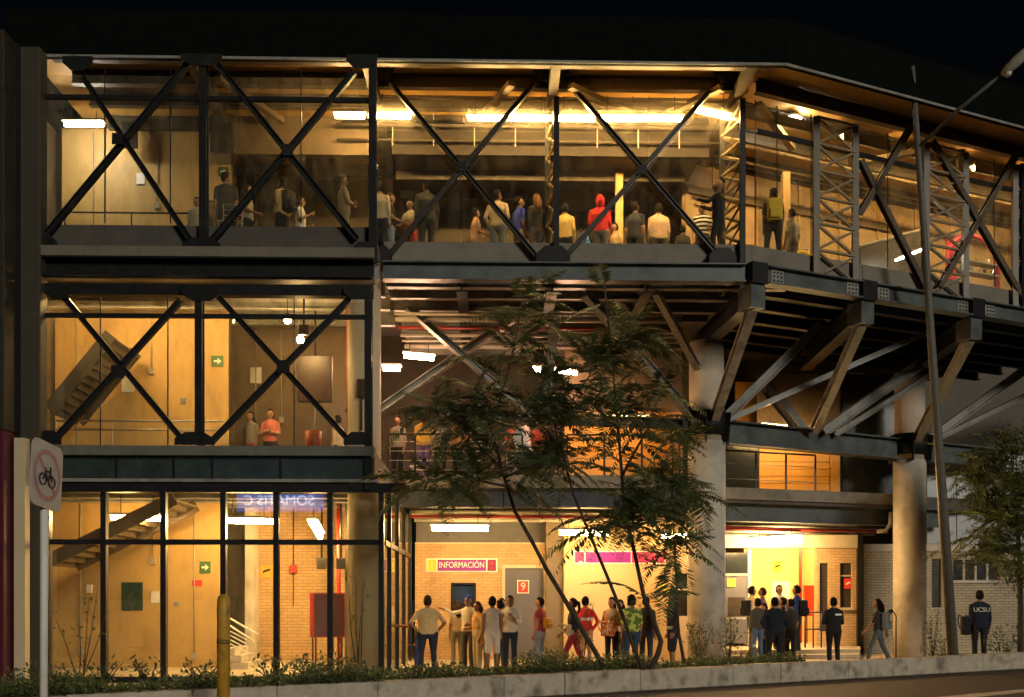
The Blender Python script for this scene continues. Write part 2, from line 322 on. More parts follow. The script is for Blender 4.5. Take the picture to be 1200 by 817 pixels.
# glass of the two truss storeys
YG = YL + .34
def panes(pxs, z0, z1, y, m, parent, th=.012):
    for a, b in zip(pxs[:-1], pxs[1:]):
        MB().box((X(a, y) + .008, y, z0), (X(b, y) - .008, y + th, z1)).build('glass_pane', m, parent)
panes([50, 123, 200, 280, 353, 432], LZ(262.5), LZ(80), YG, GLASS, sb)
panes([50, 118, 197, 274, 345, 428], LZ(524), LZ(348), YG, GLASS, sb)
for px, y0, y1 in ((123, 80, 262), (200, 80, 262), (353, 80, 262), (118, 348, 524), (197, 348, 524), (345, 348, 524)):
    p = at(px, y1, YG); q = at(px, y0, YG); MB().box((p.x - .012, YG - .02, p.z), (p.x + .012, YG - .004, q.z)).build('glazing_joint', BLACK, sb)
# ground-floor shopfront
YS = YL + .12
mpx = [56, 122, 192, 262, 324, 387, 447]
for i, px in enumerate(mpx):
    x = X(px, YS); MB().box((x - .055, YS - .06, 0), (x + .055, YS + .10, LZ(577))).build('mullion', BLACK, sb)
for a, b in zip(mpx[:-1], mpx[1:]):
    xa, xb = X(a, YS) + .056, X(b, YS) - .056
    MB().box((xa, YS - .04, LZ(638)), (xb, YS + .08, LZ(632))).build('transom', BLACK, sb)
    MB().box((xa, YS + .01, .12), (xb, YS + .025, LZ(638))).build('glass_pane', GLASSG, sb)
    MB().box((xa, YS + .01, LZ(632)), (xb, YS + .025, LZ(577))).build('glass_pane', GLASSG, sb)
    MB().box((xa, YS - .03, 0), (xb, YS + .07, .12)).build('bottom_rail', BLACK, sb)
# glass return running back to the hall
xr = X(447, YS) + .03; RETY = [YS + .1, 22.4, 24.3, 26.2, 28.2]
for i in range(4):
    MB().box((xr, RETY[i] + .05, .1), (xr + .014, RETY[i + 1] - .05, LZ(638))).build('glass_pane', GLASSG, sb)
    MB().box((xr, RETY[i] + .05, LZ(632)), (xr + .014, RETY[i + 1] - .05, 4.0)).build('glass_pane', GLASSG, sb)
    MB().box((xr - .04, RETY[i] + .05, LZ(638)), (xr + .05, RETY[i + 1] - .05, LZ(632))).build('transom', BLACK, sb)
    MB().box((xr - .06, RETY[i + 1] - .05, 0), (xr + .06, RETY[i + 1] + .05, 4.05)).build('mullion', BLACK, sb)
# concrete columns of the block
MB().tube([(X(427, 22.9), 22.9, 0), (X(427, 22.9), 22.9, 9.0)], .37, 28).build('column', CREAM, sb)
box('column', mat('column_olive', (.045, .038, .024), .7, .2, 3, .1), (X(22, 20.8), 20.8, 0), (X(47, 20.8), 21.15, 12.83), sb, .02)
box('corner_cover', BLACK, (X(12, 20.7), 20.7, 0), (X(21.5, 20.7), 21.15, 12.83), sb)
for c in ((437, 567), ):
    p = at(c[0], c[1], 22.2); MB().tube([(p.x, 22.2, 4.0), (p.x, 22.2, 4.52)], .17, 20).build('column_stub', CREAM, sb)
# floors, ceilings, inner walls of the block
WB = 25.0
xw0, xw1 = X(58, 25.0), xl1
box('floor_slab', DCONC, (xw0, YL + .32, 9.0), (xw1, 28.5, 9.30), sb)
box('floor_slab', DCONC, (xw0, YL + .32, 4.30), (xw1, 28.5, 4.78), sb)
box('ground_slab', PAVE, (xw0, YS + .1, .002), (xr, 29, .05), sb)
for y in (22.3, 23.5, 24.6, 26.0):
    MB().ibeam((xw0, y, 8.8), (xw1, y, 8.8), .18, .36).build('floor_beam', GSTEEL, sb)
    MB().ibeam((xw0, y, 4.15), (xw1, y, 4.15), .16, .28).build('floor_beam', GSTEEL, sb)
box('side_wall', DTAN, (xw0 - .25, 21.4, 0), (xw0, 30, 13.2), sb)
# tan lining panels, three storeys
for pz, z0, z1 in (([72, 124, 200, 271], 9.3, 13.1), ([64, 118, 197, 231, 268], 4.78, 8.9), ([58, 122, 192, 262], .05, 4.28)):
    for a, b in zip(pz[:-1], pz[1:]):
        MB().box((X(a, WB) + .008, WB, z0 + .01), (X(b, WB) - .008, WB + .06, z1)).build('wall_panel', TAN, sb, bevel=.004)
    box('wall_backing', BROWN, (X(pz[0], WB), WB + .065, z0), (X(pz[-1], WB), WB + .2, z1), sb)
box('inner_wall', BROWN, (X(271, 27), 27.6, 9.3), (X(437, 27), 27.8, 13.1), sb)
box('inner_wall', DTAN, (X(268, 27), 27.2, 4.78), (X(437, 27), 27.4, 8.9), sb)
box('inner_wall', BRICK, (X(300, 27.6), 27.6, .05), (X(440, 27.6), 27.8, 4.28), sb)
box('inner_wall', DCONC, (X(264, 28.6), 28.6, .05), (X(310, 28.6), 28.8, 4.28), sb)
box('pilaster', CONC, (X(287, 27), 27.0, .05), (X(298, 27), 27.55, 4.28), sb)
box('portal', mat('dark_frame', (.07, .055, .04), .5), (X(404, 25.5), 25.5, .05), (X(409, 25.5), 25.9, 4.28), sb)
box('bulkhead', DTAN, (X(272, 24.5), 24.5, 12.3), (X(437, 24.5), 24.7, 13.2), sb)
def stair(px0, py0, px1, py1, ya, yb, n, m, parent, rail=True):
    p, q = at(px0, py0, ya), at(px1, py1, ya); st = MB().bar((p.x, ya, p.z), (q.x, ya, q.z), .06, .30, (0, 0, 1))
    s = st.build('stair_stringer', m, parent); MB().bar((p.x, yb, p.z), (q.x, yb, q.z), .06, .30, (0, 0, 1)).build('stair_stringer', m, parent)
    for i in range(n):
        f = (i + .5) / n; x = p.x + (q.x - p.x) * f; z = p.z + (q.z - p.z) * f; w = abs(q.x - p.x) / n
        MB().box((x - w * .55, ya + .04, z), (x + w * .55, yb - .04, z + .045)).box((x - w * .5 * (1 if q.x > p.x else -1) - .012, ya + .04, z - (q.z - p.z) / n), (x - w * .5 * (1 if q.x > p.x else -1) + .012, yb - .04, z)).build('stair_tread', m, parent)
    if rail:
        for k in (.5, .95): MB().tube([(p.x, ya, p.z + k), (q.x, ya, q.z + k)], .022, 8).build('handrail', RAIL, parent)
stair(52, 660, 205, 584, 22.6, 24.3, 12, mat('stair_brown', (.09, .06, .03), .5), sb, False)
stair(58, 480, 130, 392, 22.9, 24.5, 11, mat('stair_dark', (.035, .03, .022), .6), sb, False)
def railing(p, q, h, rails, posts, parent, m=RAIL, r=.022, name='railing'):
    p, q = Vector(p), Vector(q); mb = MB()
    for k in rails: mb.tube([p + Vector((0, 0, k * h)), q + Vector((0, 0, k * h))], r, 8)
    o = mb.build(name, m, parent)
    for i in range(posts):
        c = p.lerp(q, i / max(1, posts - 1)); MB().tube([c, c + Vector((0, 0, h - r))], r * .9, 8).build('rail_post', m, parent)
    return o
railing((X(76, 23.9), 23.9, 9.55), (X(232, 23.9), 23.9, 9.55), 1.1, (1, .72), 3, sb, mat('dark_rail', (.03, .025, .02), .4))
railing((X(66, 23.6), 23.6, 4.78), (X(262, 23.6), 23.6, 4.78), 1.0, (1, .8), 4, sb)
for px, z0, z1, y in ((95, .4, 4.2, WB), (180, 2.6, 4.2, WB), (228, .3, 4.2, WB), (90, 5.2, 8.7, WB), (178, 7.2, 8.7, WB), (110, 10.6, 13, WB), (185, 11.2, 13, WB), (300, 5.5, 8.8, 27.15), (330, 6.4, 8.8, 27.15), (300, 10.8, 13, 27.55)):
    x = X(px, y); cd = MB().tube([(x, y - .03, z0), (x, y - .03, z1)], .016, 6).build('conduit', PIPE, sb); box('junction_box', PIPE, (x - .06, y - .07, z0 - .06), (x + .06, y - .012, z0 + .1), cd, .006)
for px, py, y, w, h, m_ in ((105, 690, WB, .14, .2, WHITE), (182, 700, WB, .2, .28, WHITE), (207, 708, WB, .12, .12, GSTEEL), (150, 450, WB, .3, .4, WHITE), (215, 470, WB, .14, .14, GSTEEL), (300, 440, 27.15, .3, .42, WHITE), (165, 210, WB, .2, .28, WHITE)):
    p = at(px, py, y); box('wall_fitting', m_, (p.x - w / 2, y - .025, p.z - h / 2), (p.x + w / 2, y - .002, p.z + h / 2), sb, .004)
hr = MB()                                # little stair with white rails by the doorway
p, q = at(264, 722, 24.4), at(303, 744, 24.4)
for k in (0, -.16): hr.tube([p + Vector((0, 0, k)), q + Vector((-.1 if k else 0, 0, k))], .025, 8)
for k in (-.3, -.4, -.5, -.6): hr.tube([p + Vector((0, 0, k)), p + Vector((.5, 0, k - .26))], .014, 6)
hr.build('handrail', WHITE, sb)
for k in range(3): box('step', CONC, (X(264, 24.3), 24.2, .05 + k * .17), (X(292 - 8 * k, 24.3), 25.6, .21 + k * .17), sb)
# maroon neighbour at the very edge
mw = thing('maroon_pillar', (X(2, 20.2), 20.3, 0), 'dark maroon pillar at the left edge beside the grey column', 'pillar')
box('shaft', mat('maroon_paint', (.07, .006, .018), .5, .2), (X(-40, 20.1), 20.1, 0), (X(4, 20.1), 20.65, 5.0), mw, .02)
box('upper_shaft', mat('olive_paint', (.022, .019, .011), .6, .3), (X(-40, 20.1), 20.12, 5.0), (X(4, 20.1), 20.65, 12.8), mw, .02)
box('edge_strip', CREAM, (X(15, 20.4), 20.45, 0), (X(28, 20.4), 20.66, 4.9), mw)
# ================================================================== ELEVATED CONCOURSE
ec = thing('elevated_concourse', (3, 26, 0), 'raised glass concourse on round columns with steel struts and flat roof', 'building')
xm0 = xl1 + .06
SILL = 9.62; FLR = 9.30; GT, GB = 9.10, 8.70
def mp_(px, py, dy=0): p = at(px, py, YM); return Vector((p.x, YM + dy, p.z))
# deck plate (bent plan), darker underside
dk = [(xm0, YM + .15), (CC.x, CC.y + .15), tuple(wp(13, .15, 0))[:2], tuple(wp(13, 7.5, 0))[:2], (CC.x - 1.2, 30.2), (xm0, 30.2)]
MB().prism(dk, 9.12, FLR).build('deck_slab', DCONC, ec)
# skirting under the glass
MB().box((xm0, YM + .12, GT + .01), (CC.x, YM + .2, SILL)).build('skirting', SKIRT, ec)
def wbox(s0, s1, o0, o1, z0, z1):
    return MB().prism([wp(s0, o0, 0), wp(s1, o0, 0), wp(s1, o1, 0), wp(s0, o1, 0)], z0, z1)
for i in range(4): wbox(i * 3.2 + .005, i * 3.2 + 3.19, .12, .2, GT + .01, SILL - .02).build('skirting', SKIRT, ec)
# edge girder, front and wing, with node blocks, splice plates and bolts
MB().ibeam((xm0, YM - .06, (GT + GB) / 2), (CC.x - .25, YM - .06, (GT + GB) / 2), .3, GT - GB, .03).build('edge_girder', GIRD, ec)
nodes_w = [ws(1013), ws(1140), ws(1255)]
prev = .25
for s in nodes_w:
    wi = MB(); p, q = wp(prev, -.06, (GT + GB) / 2), wp(s - .2, -.06, (GT + GB) / 2)
    g = wi.ibeam(p, q, .3, GT - GB, .03).build('edge_girder', GIRD, ec)
    L = (q - p).length
    for f in (.12, L - .42):
        wbox(prev + f, prev + f + .34, -.095, -.08, GB + .05, GT - .05).build('splice_plate', GSTEEL, g)
        for r in range(3):
            for c in range(3):
                b = wp(prev + f + .07 + c * .1, -.096, GB + .11 + r * .09); MB().tube([b, b - WN * .025], .022, 6).build('bolt', BLACK, g)
    prev = s + .2
for s in [0.0] + nodes_w:
    wbox(s - .22, s + .2, -.2, .1, GB - .03, GT + .03).build('node_block', STEEL, ec)
    wbox(s - .2, s + .18, -.12, .35, GB - .55, GB - .04).build('node_bracket', GIRD, ec)
# front truss: X braces, posts, gussets
for q in ((457, 97, 628, 300), (627, 97, 455, 300), (664, 95, 846, 304), (838, 100, 664, 300)):
    a, b = mp_(q[0], q[1]), mp_(q[2], q[3])
    MB().ibeam(a, b, .12, .10, .018, up=(b - a).cross(Vector((0, 1, 0)))).build('diagonal_brace', mat('brace_steel', (.035, .032, .026), .38, .3, 9), ec)
for c, w in (((541, 197), 11), ((752, 200), 11)):
    p = mp_(*c); s = w * YM / F / 2; MB().plate([(-s, -s), (s, -s), (s, s), (-s, s)], (p.x, YM - .085, p.z), (1, 0, 0), (0, 0, 1), -.015).build('gusset_plate', STEEL, ec)
def gus2(cx, cy, w, h, flip=False):
    c = at(cx, cy, YM); s = YM / F; w *= s / 2; h *= s / 2; k = .5
    poly = [(-w, h), (w, h), (w, 0), (w * k, -h), (-w * k, -h), (-w, 0)] if not flip else [(-w, -h), (-w, 0), (-w * k, h), (w * k, h), (w, 0), (w, -h)]
    MB().plate(poly, (c.x, YM - .11, c.z), (1, 0, 0), (0, 0, 1), -.02).build('gusset_plate', STEEL, ec)
for g in ((446, 86, 32, 22), (646, 86, 42, 24), (850, 88, 30, 20)): gus2(*g)
for g in ((446, 299, 28, 18), (648, 299, 40, 18), (846, 301, 32, 18)): gus2(*g, flip=True)
def lattice(p, u, d, z0, z1, n, m=STEEL, r=.05, cross=False, seg=.14):
    """two chords d apart along u, laced with flats"""
    a = Vector((p.x, p.y, 0)); b = a + Vector(u) * d; root = None
    for k, c in enumerate((a, b)):
        o = MB().bar((c.x, c.y, z0), (c.x, c.y, z1), seg, seg * .8, (0, 1, 0)).build('lattice_chord', m, ec)
        if k == 0: root = o
    for i in range(n):
        za, zb = z0 + (z1 - z0) * i / n, z0 + (z1 - z0) * (i + 1) / n
        s, e = ((a, b) if i % 2 == 0 else (b, a))
        o = MB().bar((s.x, s.y, za), (e.x, e.y, zb), .05, r, (0, 1, 0)); 
        if cross: o.bar((e.x, e.y, za), (s.x, s.y, zb), .045, r, (0, 1, 0), 0, .012).bar((a.x, a.y, zb), (b.x, b.y, zb), .05, r, (0, 1, 0), 0, -.02)
        o.build('lacing_bar', mat('lacing_steel', (.26, .20, .12), .4, .3, 9), root)
ZR = 12.8
lattice(mp_(652, HZ), (-.16, .985, 0), .9, GB, ZR, 8, STEEL, .06, True, .12)
lattice(mp_(870, HZ), (-.28, .96, 0), .9, GB, ZR, 9, STEEL, .06, True, .12)
LW = mat('lattice_steel', (.10, .08, .055), .45, .3, 9, dirt=((.2, .15, .09), 3, .5))
s957, s1003, s1085, s1132 = ws(957), ws(1003), ws(1086), ws(1132)
lattice(wp(s957, .02, 0), WD, s1003 - s957, GT, 12.75, 6, LW, .07, True, .14)
lattice(wp(s1085, .02, 0), WD, s1132 - s1085, GT, 12.75, 6, LW, .07, True, .14)
lattice(wp(ws(1190), .02, 0), WD, .9, GT, 12.75, 6, LW, .07, True, .14)
for q in ((1008, 188, 1083, 336), (1069, 146, 1006, 252), (1092, 165, 1196, 347), (1192, 180, 1100, 337), (1215, 200, 1300, 360)):
    a, b = wing(q[0], q[1], .0), wing(q[2], q[3], .0)
    MB().ibeam(a, b, .14, .14, .02, up=WN).build('diagonal_brace', LW, ec)
for px in (1197, 1260): 
    a = wing(px, HZ, 0); MB().bar((a.x, a.y, GT), (a.x, a.y, 12.8), .16, .16, WN).build('vertical_post', STEEL, ec)
# glass
YGM = YM + .16
panes([438, 541, 645], SILL, 12.85, YGM, GLASSM, ec); panes([652, 760, 866], SILL, 12.85, YGM, GLASSM, ec)
sg = [.1, ws(915), ws(955), ws(1005), ws(1045), ws(1085), ws(1132), ws(1170), ws(1210), ws(1260)]
for a, b in zip(sg[:-1], sg[1:]):
    wbox(a + .01, b - .01, .14, .152, SILL - .02, 12.85).build('glass_pane', GLASSM, ec)
    wbox(a - .012, a + .008, .12, .135, SILL, 12.85).build('glazing_joint', STEEL, ec)
wbox(.1, 13, .05, .13, 12.11, 12.2).build('transom', STEEL, ec)
# roof: fascia, decking, beams
def fo(off): return CC.x - off * math.tan(PHI / 2), YM + off      # corner of a line set off inside (negative: outside)
FO = YF - YM
FB, FT = 12.84, 13.80
fx, fy = fo(FO)
MB().prism([(LX(6), YF), (fx, YF), (fx - .02, YF + .12), (LX(6), YF + .12)], FB, FT).build('roof_fascia', ROOF, ec)
e = wp(14.5, FO, 0); e2 = wp(14.5, FO + .12, 0)
MB().prism([(fx + .004, YF), tuple(e)[:2], tuple(e2)[:2], (fx - .016, YF + .12)], FB, FT).build('roof_fascia', ROOF, ec)
MB().prism([(LX(6), YF - .03), (fx, YF - .03), (fx, YF - .001), (LX(6), YF - .001)], FB - .02, FB + .03).build('fascia_trim', GSTEEL, ec)
a = wp(ws(920, FO), FO - .03, 0); 
MB().prism([(fx + .004, YF - .03), tuple(wp(14.5, FO - .03, 0))[:2], tuple(wp(14.5, FO - .001, 0))[:2], (fx + .004, YF - .001)], FB - .02, FB + .03).build('fascia_trim', GSTEEL, ec)
MB().prism([(LX(6), YF + .13), (fx, YF + .13), tuple(wp(14.5, FO + .13, 0))[:2], tuple(wp(14.5, 9, 0))[:2], (CC.x - 1, 33), (LX(6), 33)], 13.35, 13.6).build('roof_deck', DECK, ec)
for y in (21.75, 22.75, 23.75, 24.9, 26.2, 27.6):
    q = fo(y - YM)
    MB().ibeam((LX(45), y, 13.18), (q[0] - .1, y, 13.18), .16, .3).build('roof_beam', mat('roof_beam', (.075, .06, .04), .5, .3), ec)
    if y > 22: MB().ibeam(Vector((q[0] + .1, y + .04, 13.18)), wp(14, y - YM, 13.18), .16, .3).build('roof_beam', MATS['roof_beam'], ec)
for px in (239, 437, 648, 866):
    x = X(px, YM); MB().bar((x, YF + .2, 13.0), (x, 27, 13.0), .2, .25, (0, 0, 1)).build('roof_rafter', MATS['roof_beam'], ec)
for a, b in (((668, 22.4), (760, 24.1)), ((760, 24.1), (846, 22.4)), ((255, 22.2), (330, 24.2)), ((560, 24.1), (600, 22.3))):
    MB().bar((X(a[0], a[1]), a[1], 12.95), (X(b[0], b[1]), b[1], 12.95), .16, .12, (0, 0, 1)).build('roof_bracing', DTAN, ec)
for s0, o0, s1, o1 in ((.4, .4, 2.6, 1.9), (3.2, .3, 4.6, 2.0), (4.6, 2.0, 6.0, .3), (6.6, .3, 8.4, 2.0), (9, .3, 10.5, 2.0)):
    MB().bar(wp(s0, o0, 12.95), wp(s1, o1, 12.95), .16, .12, (0, 0, 1)).build('roof_bracing', DTAN, ec)
# inner lining: bulkhead, lowered dark ceiling, back walls
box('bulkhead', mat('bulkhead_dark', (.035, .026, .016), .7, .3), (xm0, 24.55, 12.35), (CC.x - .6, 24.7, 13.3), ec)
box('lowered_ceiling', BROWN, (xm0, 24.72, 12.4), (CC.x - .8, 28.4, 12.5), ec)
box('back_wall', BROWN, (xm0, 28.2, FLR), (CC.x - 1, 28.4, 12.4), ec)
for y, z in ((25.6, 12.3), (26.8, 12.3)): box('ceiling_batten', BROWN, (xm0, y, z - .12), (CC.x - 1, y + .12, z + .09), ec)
MB().prism([wp(.6, 3.6, 0), wp(13.5, 3.6, 0), wp(13.5, 3.8, 0), wp(.6, 3.8, 0)], FLR, 12.9).build('back_wall', mat('wing_plaster', (.42, .29, .15), .65, .15, 2, .08, dirt=((.2, .14, .08), 1.4, .6)), ec)
for s in (1.4, 2.8, 4.2, 5.6, 7.0, 8.4, 9.8): wbox(s, s + .04, 3.55, 3.597, FLR, 12.9).build('wall_rib', TAN, ec)
wbox(.6, 7.5, 3.5, 3.54, 12.1, 12.3).build('wall_band', DTAN, ec)
for px, w in ((726, 8), (922, 6)):
    p = at(px, HZ, 25.4); box('inner_post', TAN, (p.x - .09, 25.4, FLR), (p.x + .09, 25.6, 12.38), ec)
# light rail, cable trays and pipes above the glass
MB().box((X(400, 22.9), 22.92, Zp(145.5, 600, 22.95)), (X(812, 22.9), 22.98, Zp(142.5, 600, 22.95))).build('light_rail', BLACK, ec)
for y, z, r, m in ((24.1, 12.85, .05, BROWN), (24.35, 12.6, .03, BROWN), (23.1, 12.98, .03, DTAN)):
    MB().tube([(X(395, y), y, z), (X(850, y), y, z)], r, 8).build('ceiling_pipe', m, ec)
for px in range(460, 850, 48):
    y = 24.2; MB().box((X(px, y) - .012, y - .01, 12.4), (X(px, y) + .012, y + .012, 13.3)).build('pipe_hanger', PIPE, ec)
for o, z, r in ((1.9, 12.75, .04), (2.4, 12.6, .03)):
    MB().tube([wp(.5, o, z), wp(13, o, z)], r, 8).build('ceiling_pipe', DTAN, ec)
# columns
C1 = at(828, HZ, 26.3); C2 = atd(1066, HZ, 30.0)
for c, r in ((C1, .48), (C2, .46)):
    MB().tube([(c.x, c.y, 0), (c.x, c.y, 5.75)], r, 40).build('column', CONC, ec)
    MB().tube([(c.x, c.y, 5.76), (c.x, c.y, 8.3)], r * .93, 40).build('column', mat('column_upper', (.52, .44, .34), .8, .12, 3, .2), ec)
    MB().tube([(c.x, c.y, 5.9), (c.x, c.y, 6.5)], r + .06, 40).build('column_collar', STEEL, ec)
    for k in range(6):
        g = k * math.pi / 3 + .3; d = Vector((math.cos(g), math.sin(g), 0))
        MB().bar(Vector((c.x, c.y, 5.7)) + d * (r + .05), Vector((c.x, c.y, 6.45)) + d * (r + .12), .03, .22, d).build('collar_fin', STEEL, ec)
# ring beam between the columns and on to the left
def rb(p, q, z0, z1, w=.4, m=GIRD):
    d = (Vector(q) - Vector(p)).normalized()
    MB().ibeam(Vector((p.x, p.y, (z0 + z1) / 2)) + d * .55, Vector((q.x, q.y, (z0 + z1) / 2)) - d * .55, w, z1 - z0, .04).build('ring_beam', m, ec)
rb(C1, C2, 5.75, 6.35); CE = C2 + (C2 - C1).normalized() * 7.6; rb(C2, CE, 5.75, 6.35)
C0 = Vector((X(450, 26.3), 26.3, 0)); rb(C0, C1, 6.2, 6.45, .3, STEEL)
# struts
MIDR = C1.lerp(C2, .5)
def strut(a, b, w=.2, h=.22, m=GSTEEL): MB().ibeam(a, b, w, h, .03, up=(0, 0, 1)).build('strut', m, ec)
def V3(p, z): return Vector((p.x, p.y, z))
strut(V3(C1, 6.35) + Vector((.45, -.2, 0)), gr(962, 380, 8.74), .26, .24)
strut(V3(C1, 6.3) + Vector((.1, -.5, 0)), wp(0, .1, 8.2), .2, .26)
strut(V3(MIDR, 6.3) + Vector((-.1, -.3, 0)), wp(nodes_w[0], .1, 8.2), .2, .26)
strut(V3(MIDR, 6.3) + Vector((.2, -.2, 0)), gr(1100, 412, 8.74), .24, .26)
strut(V3(C1, 6.3) + Vector((.5, -.1, 0)), gr(1088, 389, 8.74), .14, .14)
strut(V3(MIDR, 6.25) + Vector((.6, .1, 0)), wp(ws(1120, 3.4), 3.4, 8.7), .14, .14)
strut(V3(C2, 6.3) + Vector((0, -.5, 0)), wp(nodes_w[1], .1, 8.2), .2, .26)
strut(V3(C2, 6.3) + Vector((.45, -.2, 0)), gr(1222, 418, 8.74), .24, .24)
strut(V3(C2, 6.25) + Vector((.5, -.1, 0)), wp(ws(1250, 3.6), 3.6, 8.7), .14, .14)
strut(V3(MIDR, 6.35) + Vector((-.2, .4, 0)), at(900, 455, 30.0), .3, .3, GSTEEL)
strut(V3(C1, 6.4) + Vector((-.45, -.25, 0)), gr(686, 344, 8.74), .2, .2); strut(gr(600, 374, 8.74), at(436, 487, 26.3), .24, .2)
strut(gr(478, 360, 8.74), at(622, 487, 26.3), .16, .16); strut(gr(652, 362, 8.74), at(638, 487, 26.3), .2, .2)
strut(gr(768, 342, 8.74), V3(C1, 7.6) + Vector((-.3, -.3, 0)), .16, .16)
# underside beams
for i, (y, z, h) in enumerate(((23.3, 8.92, .3), (24.1, 8.9, .3), (25.0, 8.88, .34), (26.0, 8.9, .3), (27.1, 8.9, .3), (28.3, 8.9, .3), (29.6, 8.9, .3))):
    MB().ibeam((xm0 + .02, y, z), (CC.x - .45 * (y - YM) + 1.2, y, z), .2, h, .025).build('floor_beam', GSTEEL, ec)
    if i < 6:
        MB().ibeam(wp(.9 + i * .35, .9 + i * .9, z - .01), wp(13, .9 + i * .9, z - .01), .2, h, .025).build('floor_beam', STEEL, ec)
for px in (541, 648, 760):
    MB().ibeam((X(px, YM), YM + .2, 8.70), (X(px, YM), 30, 8.70), .24, .3, .03).build('cross_beam', STEEL, ec)
for s, c in ((0, C1), (nodes_w[0], MIDR), (nodes_w[1], C2), (nodes_w[2], CE)):
    a = wp(s, .2, 8.45); b = Vector((c.x, c.y, 8.45)); d = (b - a); MB().ibeam(a, a + d * 1.25, .34, .45, .035).build('cross_beam', STEEL, ec)
for y, z, r, m in ((24.6, 8.55, .04, PIPE), (24.9, 8.5, .06, PIPE), (25.5, 8.45, .04, RPIPE), (26.4, 8.5, .05, PIPE), (26.8, 8.45, .03, PIPE), (27.6, 8.5, .06, PIPE)):
    MB().tube([(xm0 + .05, y, z), (X(800, y), y, z)], r, 8).build('service_pipe', m, ec)
# ================================================================== TICKET HALL UNDER THE CONCOURSE
th = thing('ticket_hall', (2, 29, 0), 'brick ticket hall with mezzanine balcony behind the columns', 'building')
YW = 29.0
xh0, xh1 = xr + .1, X(640, YW)
# brick front with a counter window and a door opening
wz = 3.25
cwx0, cwx1, cwz0, cwz1 = X(530, YW), X(556, YW), Zp(739, 543, YW), Zp(685, 543, YW)
dx0, dx1, dz1 = X(592, YW), X(637, YW), Zp(666, 610, YW)
w = MB()
for a, b, c, d in ((xh0, cwx0, 0, wz), (cwx0, cwx1, 0, cwz0), (cwx0, cwx1, cwz1, wz), (cwx1, dx0, 0, wz), (dx0, dx1, dz1, wz), (dx1, xh1 + .05, 0, wz)): w.box((a, YW, c), (b, YW + .22, d))
w.build('brick_wall', BRICK, th)
box('wall_cap', CREAM, (xh0, YW - .03, wz), (xh1, YW + .25, wz + .05), th)
box('upper_wall', mat('grey_panel', (.13, .13, .135), .6, .15), (xh0, YW + .4, wz), (X(660, YW), YW + .6, 4.12), th)
fr = MB()
for a, b in (((cwx0 - .04, YW - .03, cwz0 - .05), (cwx0 + .02, YW + .1, cwz1 + .05)), ((cwx1 - .02, YW - .03, cwz0 - .05), (cwx1 + .04, YW + .1, cwz1 + .05)), ((cwx0 + .02, YW - .03, cwz1), (cwx1 - .02, YW + .1, cwz1 + .05))): fr.box(a, b)
wf = fr.build('window_frame', BLACK, th)
box('counter_screen', mat('dark_blue_screen', (.02, .04, .10), .2), (cwx0 + .02, YW + .06, cwz0 + .75), (cwx1 - .02, YW + .09, cwz1 - .02), wf)
box('counter_pane', mat('counter_dark', (.03, .03, .035), .15), (cwx0 + .02, YW + .10, cwz0), (cwx1 - .02, YW + .12, cwz0 + .74), wf)
box('counter_shelf', WHITE, (cwx0 - .1, YW - .2, cwz0 - .1), (cwx1 - .25, YW - .001, cwz0 - .05), th)
# grey door with a pale frame
fr = MB().box((dx0 - .09, YW - .04, 0), (dx0 - .002, YW + .1, dz1 + .09)).box((dx1 + .002, YW - .04, 0), (dx1 + .09, YW + .1, dz1 + .09)).box((dx0 - .002, YW - .04, dz1 + .002), (dx1 + .002, YW + .1, dz1 + .09))
door = box('door', mat('door_grey', (.12, .115, .125), .45, .06), (dx0, YW + .02, .02), (dx1, YW + .07, dz1), th)
fr.build('door_frame', CREAM, th)
MB().tube([(dx0 + .1, YW - .02, 1.0), (dx0 + .25, YW - .02, 1.0)], .015, 8).build('door_handle', RAIL, door)
# pilaster and plain tan wall with barred window
box('pilaster', mat('pilaster', (.16, .125, .085), .75, .12, 3, .1), (X(640, 28.7), 28.7, 0), (X(661, 28.7), 29.4, 4.12), th)
YT = 28.5
bx0, bx1, bz0, bz1 = X(793, YT), X(806, YT), Zp(722, 800, YT), Zp(672, 800, YT)
w = MB()
for a, b, c, d in ((X(661, YT), bx0, 0, 4.12), (bx0, bx1, 0, bz0), (bx0, bx1, bz1, 4.12), (bx1, X(848, YT), 0, 4.12)): w.box((a, YT, c), (b, YT + .2, d))
w.build('plaster_wall', mat('warm_plaster', (.58, .41, .22), .7, .06, 1.5, .06, dirt=((.42, .3, .17), 1.3, .4)), th)
box('window_back', mat('dark_pane', (.05, .04, .03), .2), (bx0, YT + .12, bz0), (bx1, YT + .15, bz1), th)
for k in range(4):
    x = bx0 + (bx1 - bx0) * (k + .5) / 4; MB().tube([(x, YT + .05, bz0), (x, YT + .05, bz1)], .012, 6).build('window_bar', BLACK, th)
box('window_bar', CREAM, (bx0, YT + .03, bz0 + .72), (bx1, YT + .07, bz0 + .76), th)
# mezzanine slab and balcony
ME = 25.8
box('mezzanine_slab', DCONC, (xr + .1, ME, 4.45), (X(800, ME), 33, 4.78), th)
box('mezzanine_edge', mat('slab_edge', (.26, .23, .18), .8, .2, 3, .1, dirt=((.1, .09, .08), 2, .7)), (xr + .1, ME - .12, 4.50), (X(800, ME), ME - .002, 4.82), th)
MB().ibeam((xr + .1, ME + .2, 4.22), (X(805, ME), ME + .2, 4.22), .3, .42, .03).build('mezzanine_beam', STEEL, th)
spx2 = [452, 520, 590, 655, 720, 800]
for a, b in zip(spx2[:-1], spx2[1:]): box('spandrel_panel', mat('spandrel_blue', (.05, .058, .07), .35, .3, 2), (X(a, ME) + .01, ME - .04, 4.02), (X(b, ME) - .01, ME + .04, 4.42), th)
